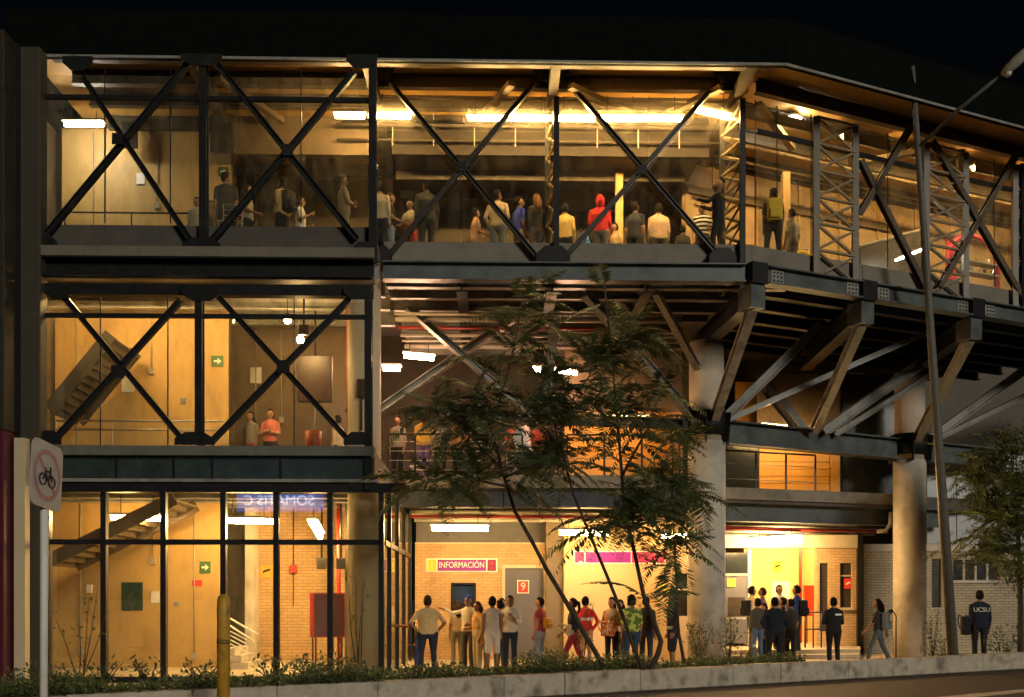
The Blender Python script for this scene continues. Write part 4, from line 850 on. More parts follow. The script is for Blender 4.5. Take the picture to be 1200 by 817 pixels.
# ================================================================== STREET FURNITURE
b0 = atd(51, HZ, 10.0)
t = thing('traffic_sign', (b0.x, b0.y, .1), 'tilted white no-bicycles road sign with faded red ring on a pale pole', 'sign')
MB().tube([(b0.x, b0.y, .1), (b0.x + .01, b0.y, 3.2)], .038, 12).build('pole', WHITE, t)
yaw = R(-50); ux = Vector((math.cos(yaw), -math.sin(yaw), -.16)).normalized(); ux = Vector((.15, .98, -.13)).normalized(); uz = Vector((.04, .02, 1)).normalized(); nn = ux.cross(uz)
pc = Vector((b0.x + .055, b0.y - .05, EYE + (700 - 558) * 10 / F))
def rsq(w, h, r, n=6):
    o = []
    for cx, cy, g0 in ((w - r, h - r, 0), (-w + r, h - r, 90), (-w + r, -h + r, 180), (w - r, -h + r, 270)):
        for k in range(n + 1): g = R(g0 + 90 * k / n); o.append((cx + r * math.cos(g), cy + r * math.sin(g)))
    return o
MB().plate(rsq(.26, .32, .09), pc, ux, uz, -.012).build('panel', mat('sign_face', (.45, .43, .40), .35, .08, 5, dirt=((.35, .33, .3), 3, .5)), t)
def ring(R0, R1, m, name, off):
    n = 36; vs = []; fs = []
    for k in range(n):
        g = 2 * math.pi * k / n
        for rr in (R0, R1): vs.append(pc + ux * (rr * math.cos(g)) + uz * (rr * 1.1 * math.sin(g)) + nn * off)
    for k in range(n): j = (k + 1) % n; fs.append((2 * k, 2 * k + 1, 2 * j + 1, 2 * j))
    MB().add(vs, fs).build(name, m, t)
FRED = mat('faded_red', (.42, .20, .22), .5, .2)
ring(.185, .225, FRED, 'ring', .004)
MB().bar(pc - ux * .14 + uz * .15 + nn * .004, pc + ux * .14 - uz * .15 + nn * .004, .035, .003, tuple(nn)).build('slash', FRED, t)
bk = MB()
for cx in (-.075, .075):
    ctr_ = pc + ux * cx - uz * .05 + nn * .007; L = [ctr_ + ux * (.055 * math.cos(2 * math.pi * k / 14)) + uz * (.055 * math.sin(2 * math.pi * k / 14)) for k in range(15)]; bk.tube(L, .008, 5)
for q in ((-.075, -.05, -.03, .04), (-.03, .04, .05, .04), (.05, .04, .075, -.05), (-.03, .04, 0, -.05), (0, -.05, .05, .04), (-.03, .04, -.04, .07), (.05, .04, .045, .09)):
    bk.tube([pc + ux * q[0] + uz * q[1] + nn * .007, pc + ux * q[2] + uz * q[3] + nn * .007], .008, 5)
bk.build('bicycle_symbol', BLACK, t)
y0 = atd(262, HZ, 14.3)
t = thing('yellow_bollard', (y0.x, y0.y, .1), 'tall yellow post with rounded top by the kerb', 'bollard')
YP = mat('bollard_yellow', (.50, .28, .03), .5, .2, 8, .1, dirt=((.12, .08, .03), 6, .7))
MB().tube([(y0.x, y0.y, .1), (y0.x, y0.y, 1.68), (y0.x, y0.y, 1.76), (y0.x, y0.y, 1.79)], [.09, .09, .075, .03], 16).build('post', YP, t)
MB().tube([(y0.x, y0.y, 1.1), (y0.x, y0.y, 1.16)], .095, 16).build('band', mat('bollard_band', (.2, .12, .03), .5), t)
# street lamp
l0 = kp(0); q0 = atd(1118, HZ, 25.1); q1 = atd(1069, 78, 22.8); q0.z = .1
t = thing('street_lamp', (q0.x, q0.y, 0), 'tall leaning grey lamp pole with unlit lamp head on a side arm', 'street lamp')
LP = mat('lamp_pole', (.13, .125, .11), .55, .2, 8, .1)
MB().tube([(q0.x, q0.y, 0), q0.lerp(q1, .4), q0.lerp(q1, .75), q1], [.13, .105, .075, .055], 14).build('pole', LP, t)
MB().tube([(q0.x, q0.y, 0), (q0.x, q0.y, .35)], .19, 12).build('base', LP, t)
ar0 = q0.lerp(q1, .875); ar1 = atd(1178, 84, 21.6)
MB().tube([ar0, ar0.lerp(ar1, .5) + Vector((0, 0, .06)), ar1], [.045, .04, .038], 10).build('arm', LP, t)
d = (atd(1206, 58, 21.3) - ar1); hd = mat('lamp_head', (.42, .42, .36), .4, .15)
MB().tube([ar1 - d * .15, ar1 + d * .05, ar1 + d * .5, ar1 + d * 1.0, ar1 + d * 1.3], [.05, .10, .12, .10, .03], 12).build('head', hd, t)
MB().ball(ar1 + d * .12 - Vector((0, 0, .10)), (.075, .075, .07), 12, 8).build('lens', mat('lens', (.6, .6, .52), .1), t)
# reflecting shop sign on the far side of the road (its mirror image shows in the shopfront)
t = thing('blue_shop_sign', (-9.3, -3.2, -.05), 'blue lit roadside sign mirrored in the shopfront glass', 'sign')
box('panel', emit('sign_blue_lit', (.03, .10, .45), .7), (-11.1, -3.2, 5.55), (-7.3, -3.0, 6.45), t)
text('lettering', 'SOMATIS C', .62, emit('sign_letters', (.75, .85, 1.0), .9), t, (-9.25, -2.985, 6.0), (-1, 0, 0), (0, 0, 1), .01)
for x in (-10.6, -7.8): MB().tube([(x, -3.25, -.05), (x, -3.25, 6.4)], .08, 10).build('post', STEEL, t)
# small black spotlight on a stake by column 2
p = atd(1050, HZ, 27.6); t = thing('stake_light', (p.x, p.y, 0), 'small black unlit spotlight on a stake beside the second column', 'spotlight')
MB().tube([(p.x, p.y, 0), (p.x, p.y, 1.25), (p.x - .1, p.y, 1.4)], .018, 6).build('stake', BLACK, t); MB().tube([(p.x - .1, p.y, 1.4), (p.x - .28, p.y - .02, 1.27)], [.05, .08], 10).build('head', BLACK, t)
# ================================================================== TREES AND PLANTS
def frond_mesh(name, L, droop, npair, wid, m, seed, rise=.25):
    rnd = random.Random(seed); mb = MB(); P = []
    for i in range(9):
        f = i / 8; P.append(Vector((L * f, 0, L * (rise * f - droop * f * f))))
    mb.tube(P, [.006 * (1 - .7 * i / 8) for i in range(9)], 4, cap=False)
    for i in range(npair):
        f = .12 + .88 * i / (npair - 1); k = f * 8; j = min(7, int(k)); p = P[j].lerp(P[j + 1], k - j); d = (P[j + 1] - P[j]).normalized()
        ln = wid * (math.sin(math.pi * (.12 + .80 * f)) ** .7) * rnd.uniform(.85, 1.1)
        for sd_ in (-1, 1):
            if rnd.random() < .04: continue
            o = (Vector((0, sd_, 0)) + d * rnd.uniform(.35, .6) + Vector((0, 0, rnd.uniform(-.45, -.05)))).normalized()
            s = d * .5 + Vector((0, 0, .1)); w = ln * .24
            a, b, c, e = p, p + o * ln * .45 + s * w, p + o * ln, p + o * ln * .5 - s * w
            n_ = len(mb.v); mb.add([a, b, c, e], [(0, 1, 2, 3)], False)
    return mb.mesh(name, m)
FR = [frond_mesh('frond_mesh', L, dr, n, w, LEAF, i) for i, (L, dr, n, w) in enumerate(((.95, .45, 19, .24), (.8, .30, 17, .22), (1.1, .62, 21, .26), (.65, .25, 15, .18)))]
FR2 = [frond_mesh('frond_mesh_pale', L, dr, n, w, LEAF2, 9 + i) for i, (L, dr, n, w) in enumerate(((.6, .45, 15, .17), (.5, .30, 13, .15), (.65, .6, 16, .16)))]
def tree(label, stems, tips, nf, meshes, group, seed, r0=.06, name='young_tree', spread=.5, up=(-.6, .6), sc=(.85, 1.4), cloud=None):
    rnd = random.Random(seed); base = stems[0][0]; t = thing(name, (base.x, base.y, base.z), label, 'tree', group)
    paths = []
    for k, st in enumerate(stems):
        pts = []
        for i in range(len(st) - 1):
            for j in range(3): pts.append(st[i].lerp(st[i + 1], j / 3) + Vector((rnd.uniform(-.02, .02), rnd.uniform(-.02, .02), 0)) * (1 if i + j else 0))
        pts.append(st[-1]); n = len(pts); r = r0 * (1 if k == 0 else .5)
        MB().tube(pts, [r * (1 - .75 * i / (n - 1)) for i in range(n)], 8).build('trunk' if k == 0 else 'branch', BARK, t); paths.append(pts)
    pool = [(paths[a], lo, hi, w) for a, lo, hi, w in tips]
    tot = sum(p[3] for p in pool)
    for i in range(nf):
        q = rnd.random() * tot
        for pts, lo, hi, w in pool:
            q -= w
            if q <= 0: break
        f = lo + (hi - lo) * rnd.random() ** .8; k = f * (len(pts) - 1); j = min(len(pts) - 2, int(k)); p = pts[j].lerp(pts[j + 1], k - j)
        if cloud: p = p + Vector((rnd.gauss(0, cloud), rnd.gauss(0, cloud), rnd.gauss(0, cloud * .8)))
        o = bpy.data.objects.new('frond', rnd.choice(meshes)); COL.objects.link(o); o.parent = t; o.location = p - t.location
        s = rnd.uniform(*sc); o.scale = (s, s, s)
        o.rotation_euler = (rnd.uniform(-.3, .3), -rnd.uniform(*up), rnd.uniform(0, 6.283))
    return t
def S(*q): return [atd(*p) for p in q]
GT_ = 'young feathery trees at the kerb'
def base(px, t): p = atd(px, HZ, t); p.z = .2; return p
tree('leaning feathery tree whose trunk slants left in front of the grey door',
     [[base(714, 19.9)] + S((660, 700, 19.7), (603, 600, 19.4), (580, 520, 19.2), (560, 440, 19.0)), S((590, 550, 19.3), (540, 500, 18.9), (500, 470, 18.8)), S((575, 500, 19.1), (600, 420, 19.0), (612, 345, 18.9)), S((594, 570, 19.2), (545, 560, 18.9), (495, 565, 18.8)), S((590, 560, 19.2), (625, 545, 18.9), (648, 550, 18.8))],
     [(0, .55, 1, 1.2), (1, .3, 1, 1.5), (2, .2, 1, 1.5), (3, .25, 1, 1.3), (4, .3, 1, 1)], 150, FR, GT_, 1, .055)
tree('feathery tree with a thin trunk slanting left beside the second wall sign',
     [[base(757, 19.9)] + S((715, 685, 19.8), (672, 580, 19.5), (650, 500, 19.3), (640, 420, 19.2)), S((655, 520, 19.3), (610, 470, 19.0)), S((650, 500, 19.2), (690, 440, 19.3), (700, 400, 19.3)), S((664, 550, 19.3), (620, 530, 19.2))],
     [(0, .6, 1, 1.2), (1, .3, 1, 1), (2, .2, 1, 1), (3, .3, 1, .8)], 90, FR, GT_, 2, .04)
tree('taller feathery tree with a curved trunk left of the first column',
     [[base(760, 20.0)] + S((776, 752, 20.0), (754, 700, 19.9), (731, 590, 19.7), (722, 480, 19.5), (708, 330, 19.3)), S((728, 560, 19.6), (760, 500, 19.4), (775, 450, 19.4)), S((724, 500, 19.5), (690, 470, 19.4)), S((716, 420, 19.4), (745, 380, 19.3)), S((734, 610, 19.7), (765, 600, 19.4)), S((734, 620, 19.7), (705, 610, 19.4))],
     [(0, .36, 1, 2.6), (1, .3, 1, 1), (2, .3, 1, .7), (3, .3, 1, .8), (4, .3, 1, .8), (5, .3, 1, .6)], 165, FR, GT_, 3, .06)
tree('slim upright feathery tree directly in front of the first column',
     [[base(803, 21.5)] + S((793, 720, 21.3), (790, 620, 21.1), (787, 500, 20.9)), S((790, 600, 21.1), (815, 560, 20.9)), S((789, 570, 21.0), (762, 540, 20.8))],
     [(0, .5, 1, 2.2), (1, .2, 1, .9), (2, .2, 1, .7)], 90, FR, GT_, 4, .04, up=(-1.0, .4))
rb_ = atd(1196, HZ, 27.0); rb_.z = 0
tree('bushy yellow-green tree at the right edge beyond the lamp pole',
     [[rb_] + S((1196, 680, 27.0), (1190, 600, 27), (1185, 530, 26.9)), S((1192, 620, 27), (1160, 560, 26.8), (1150, 530, 26.7)), S((1190, 600, 27), (1215, 550, 26.8)), S((1193, 650, 26.8), (1150, 640, 26.6)), S((1192, 610, 26.8), (1165, 620, 26.5))],
     [(0, .45, 1, 1.4), (1, .2, 1, 1.6), (2, .2, 1, 1.2), (3, .3, 1, .9), (4, .3, 1, 1)], 295, FR2, None, 5, .09, name='bushy_tree', cloud=.34, sc=(1.1, 1.7))
rt = [o for o in bpy.data.objects if o.name.startswith('bushy_tree')][0]; rnd = random.Random(8); mb = MB()
CL = [(atd(px, py, 26.8), r) for px, py, r in ((1160, 545, .55), (1185, 520, .5), (1200, 560, .7), (1150, 585, .45), (1175, 600, .6), (1205, 620, .7), (1160, 640, .45), (1190, 670, .5), (1215, 680, .6), (1145, 560, .35))]
def leafquad(mb, p, L, w, rnd):
    g = rnd.uniform(0, 6.283); e = rnd.uniform(-.2, 1.2); d = Vector((math.cos(g) * math.cos(e), math.sin(g) * math.cos(e), math.sin(e))); s = Vector((-math.sin(g), math.cos(g), rnd.uniform(-.4, .4))) * w
    mb.add([p, p + d * L * .5 + s, p + d * L, p + d * L * .5 - s], [(0, 1, 2, 3)])
for i in range(9000):
    c, r = rnd.choice(CL); leafquad(mb, c + Vector((rnd.gauss(0, r * .45), rnd.gauss(0, r * .5), rnd.gauss(0, r * .42))), rnd.uniform(.07, .16), rnd.uniform(.014, .03), rnd)
tag(mb.build('foliage', LEAF2, rt), kind='stuff')
# hedge of small leaves along the planting bed
def leafquad(mb, p, L, w, rnd):
    g = rnd.uniform(0, 6.283); e = rnd.uniform(-.2, 1.2); d = Vector((math.cos(g) * math.cos(e), math.sin(g) * math.cos(e), math.sin(e))); s = Vector((-math.sin(g), math.cos(g), rnd.uniform(-.4, .4))) * w
    mb.add([p, p + d * L * .5 + s, p + d * L, p + d * L * .5 - s], [(0, 1, 2, 3)])
rnd = random.Random(11); mb = MB()
for i in range(48000):
    s = rnd.uniform(-7, 11.6); o = rnd.uniform(.32 if s > 1.5 else -.06, 1.15); dens = .5 + .5 * math.sin(s * 2.1) * math.sin(s * .83 + 1)
    if rnd.random() > .35 + .65 * dens: continue
    h = (.16 + .46 * dens * rnd.random()) * (1.0 if s < 9 else .6)
    p = kp(s, o, (.2 if o > .3 else .35) + (h if o > .3 else h * .45) * rnd.random()); leafquad(mb, p, rnd.uniform(.05, .12), rnd.uniform(.014, .03), rnd)
tag(mb.build('hedge', LEAF3), 'low leafy ground cover behind the kerb', 'ground cover', kind='stuff')
def shrub(label, c, rx, rz, n, seed, m=LEAF3, stems=5, lw=(.06, .13), ry=None, name='shrub'):
    rnd = random.Random(seed); t = thing(name, c, label, 'shrub', 'shrubs by the kerb and columns'); mb = MB(); sm = MB()
    for k in range(stems):
        tip = Vector(c) + Vector((rnd.uniform(-rx, rx), rnd.uniform(-1, 1) * (ry or rx), rz * rnd.uniform(.6, 1))); mid = Vector(c).lerp(tip, .5) + Vector((rnd.uniform(-.05, .05), 0, .04))
        sm.tube([Vector(c) + Vector((rnd.uniform(-.1, .1) * rx, 0, 0)), mid, tip], [.012, .009, .004], 5)
        for i in range(n // stems):
            f = rnd.uniform(.12, 1); p = (Vector(c).lerp(mid, f * 2) if f < .5 else mid.lerp(tip, f * 2 - 1)) + Vector((rnd.gauss(0, .07), rnd.gauss(0, .07), rnd.gauss(0, .05)))
            leafquad(mb, p, rnd.uniform(*lw), rnd.uniform(.015, .035), rnd)
    sm.build('stem', BARK, t); tag(mb.build('foliage', m, t)); return t
p = gr(825, 780, 0); shrub('tall leafy climber at the foot of the first column, left side', (C1.x - .35, C1.y - .9, 0), .4, 1.25, 260, 1, LEAF, 8)
shrub('leafy climber at the foot of the first column, right side', (C1.x + .35, C1.y - .85, 0), .35, 1.4, 240, 2, LEAF, 8)
shrub('narrow climber up the right side of the second column', (C2.x + .42, C2.y - .6, 0), .18, 1.5, 140, 3, LEAF, 5)
p = atd(1175, HZ, 26.3); shrub('dark bush beside the man in lettered jacket', (p.x, p.y, 0), .6, 1.1, 260, 4, LEAF3, 8)
p = atd(1105, HZ, 25.8); shrub('low bush at the foot of the lamp pole', (p.x, p.y, 0), .5, .75, 160, 5, LEAF3, 7)
p = atd(872, HZ, 23.6); shrub('small reddish-green plant beside the first column', (p.x, p.y, 0), .3, .6, 110, 6, LEAF2, 6)
p = atd(420, HZ, 18.2); shrub('bare twiggy sapling in front of the pale ground-floor column', (p.x, p.y, .2), .4, 2.1, 30, 7, LEAF3, 4)
p = atd(682, HZ, 20.6); shrub('thin tall sapling left of the second wall sign', (p.x, p.y, .2), .25, 2.0, 90, 8, LEAF, 3)
for i, px in enumerate((90, 150, 215, 305, 355)):
    p = atd(px, HZ, 16.0 + i * .25); shrub(['dark bush right of the sign pole', 'leafy bush below the green plaque', 'leafy bush below the red notice', 'leafy bush right of the yellow post', 'leafy bush below the red cabinet'][i], (p.x, p.y + .9, .2), .45, .55, 150, 20 + i, LEAF3, 8)
p = atd(85, HZ, 19.6); shrub('thin climbing vine inside the left shopfront corner', (p.x, p.y + .4, .05), .5, 2.2, 70, 30, LEAF3, 5)

rnd = random.Random(5); mb = MB()
for i in range(900):
    s = rnd.uniform(-6, 16); o = rnd.choice((rnd.uniform(-.02, .28), rnd.gauss(-.25, .2))); z = .362 if o > 0 else -.045
    g = rnd.uniform(0, 6.28); L = rnd.uniform(.03, .08); p = kp(s, o, z); d = Vector((math.cos(g), math.sin(g), 0)) * L; e = Vector((-math.sin(g), math.cos(g), .25)) * L * .35
    mb.add([p, p + d * .5 + e, p + d, p + d * .5 - e + Vector((0, 0, .012))], [(0, 1, 2, 3)])
tag(mb.build('leaf_litter', mat('dry_leaf', (.06, .04, .02), .9, .4, 30)), 'dry fallen leaves scattered along the kerb and gutter', 'leaf litter', kind='stuff')
# ================================================================== PEOPLE
SK = dict(a=(.42, .22, .12), b=(.33, .165, .085), c=(.24, .115, .06), d=(.5, .29, .17))
def cloth(col, pat=None):
    k = 'cloth_%s_%.3f_%.3f_%.3f' % ((pat or 'plain',) + tuple(col))
    if k in MATS: return MATS[k]
    m = mat(k, col, .85, .14, 14, .35)
    if pat:
        n = m.node_tree.nodes; l = m.node_tree.links; b = n['Principled BSDF']; tc = n.new('ShaderNodeTexCoord')
        if pat == 'stripes':
            tx = n.new('ShaderNodeTexWave'); tx.bands_direction = 'Z'; tx.inputs['Scale'].default_value = 3.2; l.new(tc.outputs['Object'], tx.inputs[0]); fac = tx.outputs[1]
        else:
            tx = n.new('ShaderNodeTexVoronoi'); tx.inputs['Scale'].default_value = 14; l.new(tc.outputs['Object'], tx.inputs['Vector']); fac = tx.outputs['Color']
        cr = n.new('ShaderNodeValToRGB'); cr.color_ramp.interpolation = 'CONSTANT'; cr.color_ramp.elements[0].color = list(col) + [1]; cr.color_ramp.elements[1].position = .52
        cr.color_ramp.elements[1].color = {'stripes': (.7, .68, .62, 1), 'flowers': (.6, .5, .35, 1), 'jersey': (.5, .52, .1, 1)}[pat]
        l.new(fac, cr.inputs[0]); l.new(cr.outputs[0], b.inputs['Base Color'])
    return m
ARM = dict(down=((.035, -.03, -.285), (.03, .05, -.53)), hip=((.17, -.10, -.24), (-.01, .03, -.43)), fold=((.07, .06, -.28), (-.19, .23, -.24)),
           phone=((.07, .06, -.28), (-.06, .26, -.12)), up=((.2, .12, .06), (.05, .24, .26)), out=((.22, .06, -.06), (.46, .14, .06)), point=((.06, .2, -.16), (.03, .44, -.06)),
           pocket=((.075, -.08, -.27), (.01, .07, -.46)), carry=((.07, .0, -.29), (-.02, .22, -.32)), swingf=((.06, .10, -.28), (.04, .28, -.47)), swingb=((.07, -.16, -.26), (.08, -.17, -.51)))
PEOPLE = []
def person(label, pos, yaw, H=1.72, top=(.5, .42, .3), bottom=(.03, .035, .06), skin='b', hair=(.012, .009, .007), style='short', aL='down', aR='down', legs='stand', sleeve=.45,
           shorts=False, wide=1.0, group='people in and around the station', shoes=(.03, .03, .03), pat=None, band=None, hood=None, cap=None, lean=0.0, turn=0):
    s = H / 1.72; prim = []; wide *= 1.07                                       # (kind, data, material function of t)
    src = MB(); W = wide
    def seg(a, b, r0, r1, mf, n=10):
        a, b = Vector(a) * s, Vector(b) * s; r0 *= s; r1 *= s; d = (b - a).normalized()
        src.tube([a - d * r0 * .8, a - d * r0 * .45, a, a.lerp(b, .5), b, b + d * r1 * .45, b + d * r1 * .8], [r0 * .55, r0 * .88, r0, (r0 + r1) / 2, r1, r1 * .88, r1 * .55], n)
        prim.append((a, b, r0, r1, mf))
    def L(z): return Vector((0, lean * max(0, z - .9), 0))
    ts = [(.80, .10, .085), (.86, .155 * W, .118 * W), (.93, .172 * W, .125 * W), (1.06, .158 * W, .118 * W), (1.18, .165 * W, .122 * W), (1.28, .175 * W, .125 * W), (1.36, .165 * W, .110), (1.42, .115, .085), (1.465, .07, .062)]
    vs = []; n = 18
    for z, rx, ry in ts:
        for k in range(n):
            g = 2 * math.pi * k / n; vs.append((Vector((rx * math.cos(g), ry * math.sin(g) + .01, z)) + L(z)) * s)
    fs = [(i * n + k, i * n + (k + 1) % n, (i + 1) * n + (k + 1) % n, (i + 1) * n + k) for i in range(len(ts) - 1) for k in range(n)] + [tuple(reversed(range(n))), tuple((len(ts) - 1) * n + k for k in range(n))]
    src.add(vs, fs)
    hem = .90
    # legs
    st = {'stand': ((0, .02), (0, -.01)), 'wide': ((.05, 0), (.05, .02)), 'walk': ((0, .24), (0, -.22)), 'step': ((.01, .12), (0, -.08))}[legs]
    for sd_, (ox, oy) in zip((-1, 1), st):
        hip = (sd_ * .088 * W, 0, .89); knee = (sd_ * (.10 + ox * .7), oy * .62 + .03, .49); ank = (sd_ * (.105 + ox), oy - (.06 if oy < -.1 else 0), .10 if oy > -.1 else .14)
        th_m = (lambda t: 2) if not shorts else (lambda t: 2)
        seg(hip, knee, .092 * W, .066 if not shorts else .078, th_m)
        seg(knee, ank, .068 if not shorts else .055, .06 if not shorts else .037, (lambda t: 2) if not shorts else (lambda t: 2 if t < .12 else 0))
        fz = .045 if oy > -.1 else .075
        seg((ank[0], ank[1] - .03, fz), (ank[0] * 1.1, ank[1] + .155, fz - (.01 if oy > -.1 else .04)), .043, .036, lambda t: 3)
    # arms
    hands = []
    for sd_, nm in ((-1, aL), (1, aR)):
        sh = Vector((sd_ * .172 * (W * .6 + .4), .0, 1.375)) + L(1.4); seg(Vector((sd_ * .035, 0, 1.455)) + L(1.45), sh + Vector((-sd_ * .03, 0, .012)), .045, .055, lambda t: 1); e, w_ = ARM[nm]
        el = sh + Vector((sd_ * e[0], e[1], e[2])); wr = sh + Vector((sd_ * w_[0], w_[1], w_[2]))
        seg(sh, el, .058, .046, (lambda t: 1 if t < sleeve * 2 else 0)); seg(el, wr, .043 if sleeve < .6 else .05, .029 if sleeve < .9 else .038, (lambda t: 1 if sleeve > .5 and t < (sleeve - .5) * 2 + .02 else 0))
        d = (wr - el).normalized(); seg(wr, wr + d * .075, .030, .033, lambda t: 0); hands.append((sd_, wr * s, d))
    # neck, head, nose, jaw, ears
    hc = Vector((0, .02, 1.615)) + L(1.62)
    tr = Matrix.Rotation(R(turn), 3, 'Z')
    def hp(x, y, z): return hc + tr @ Vector((x, y, z))
    seg(Vector((0, 0, 1.44)) + L(1.44), hc + Vector((0, -.01, -.07)), .056, .052, lambda t: 0)
    src.ball(hc * s, (.084 * s, .102 * s, .12 * s), 14, 10); prim.append((hc * s, hc * s + Vector((0, 0, .001)), .09 * s, .09 * s, lambda t: 0))
    seg(hp(0, .03, -.06), hp(0, .055, -.085), .05, .034, lambda t: 0); seg(hp(0, .09, .01), hp(0, .112, -.022), .014, .017, lambda t: 0)
    for sd_ in (-1, 1): seg(hp(sd_ * .08, 0, .015), hp(sd_ * .082, -.005, -.025), .018, .014, lambda t: 0)
    me = src.mesh('person_source', BLACK)
    o = bpy.data.objects.new('person', me); COL.objects.link(o); o.location = pos; o.rotation_euler = (0, 0, R(yaw)); tag(o, label, 'person', group)
    md_ = o.modifiers.new('r', 'REMESH'); md_.mode = 'VOXEL'; md_.voxel_size = .0175; md_.use_smooth_shade = True
    m2 = o.modifiers.new('s', 'SMOOTH'); m2.factor = .5; m2.iterations = 3
    PEOPLE.append(dict(o=o, prim=prim, ts=ts, s=s, L=L, hem=hem, mats=[mat('skin_' + skin, SK[skin], .55, .08, 20, .05), cloth(top, pat), cloth(bottom), mat('shoe_%.2f%.2f' % (shoes[0], shoes[2]), shoes, .5, .2), mat('eye_dark', (.015, .01, .008), .3), mat('lips', (.30, .10, .07), .5), cloth(band[2]) if band else BLACK],
        hands=hands, eyes=[hp(x, .085, .012) * s for x in (-.032, .032)], mouth=hp(0, .085, -.055) * s, band=band))
    # hair, hood, cap
    c = hc * s
    def shell(name, k, m, off=(0, -.012, .014), low=-.05, front=.055, long=0, rag=.0):
        mb = MB().ball((0, 0, 0), (1, 1, 1), 22, 16); out = []
        for v in mb.v:
            v = Vector(v); q = Vector((v.x * .084, v.y * .102, v.z * .12)) * k
            face = (v.y > .25 and v.z < .62) or v.z < low / .115
            if face: q *= .80
            q += Vector(off) + Vector((mnoise.noise(Vector(v) * 3 + Vector(pos)), mnoise.noise(Vector(v) * 3 + Vector(pos) * 2), mnoise.noise(Vector(v) * 4))) * rag
            out.append((c + tr @ q * s))
        mb.v = [tuple(v) for v in out]; h = mb.build(name, m, None); h.parent = o; return h
    hm = mat('hair_%.3f_%.3f' % (hair[0], hair[2]), hair, .8, .35, 40, .5, stretch=(1, 1, .2), spec=.1)
    if style != 'bald': shell('hair', 1.10 if style != 'curly' else 1.32, hm, low=-.088, rag=.014 if style != 'curly' else .022)
    if style in ('long', 'tail', 'bun'):
        mb = MB()
        if style == 'long': mb.tube([(c + tr @ Vector(q) * s) for q in ((0, -.05, .05), (0, -.085, -.05), (0, -.105, -.17), (0, -.115, -.30), (0, -.11, -.36))], [.06 * s, .085 * s, .09 * s, .07 * s, .02 * s], 12)
        elif style == 'tail': mb.tube([(c + tr @ Vector(q) * s) for q in ((0, -.09, .05), (0, -.15, .03), (0, -.16, -.12), (0, -.14, -.25))], [.03 * s, .035 * s, .035 * s, .01 * s], 10)
        else: mb.ball(c + tr @ Vector((0, -.075, .10)) * s, .05 * s, 10, 8)
        h = mb.build({'long': 'long_hair', 'tail': 'ponytail', 'bun': 'hair_bun'}[style], hm, None); h.parent = o
    if hood: shell('hood', 1.33, cloth(hood), off=(0, -.02, .0), low=-.2, rag=.012)
    if cap:
        shell('cap', 1.16, cloth(cap), low=.025, front=.05); mb = MB(); b0 = c + tr @ Vector((0, .085, .035)) * s
        mb.ball((0, 0, 0), (.075 * s, .08 * s, .012 * s), 12, 6); mb.v = [tuple(b0 + tr @ Vector(v)) for v in mb.v]; h = mb.build('cap_brim', cloth(cap), None); h.parent = o
    return o
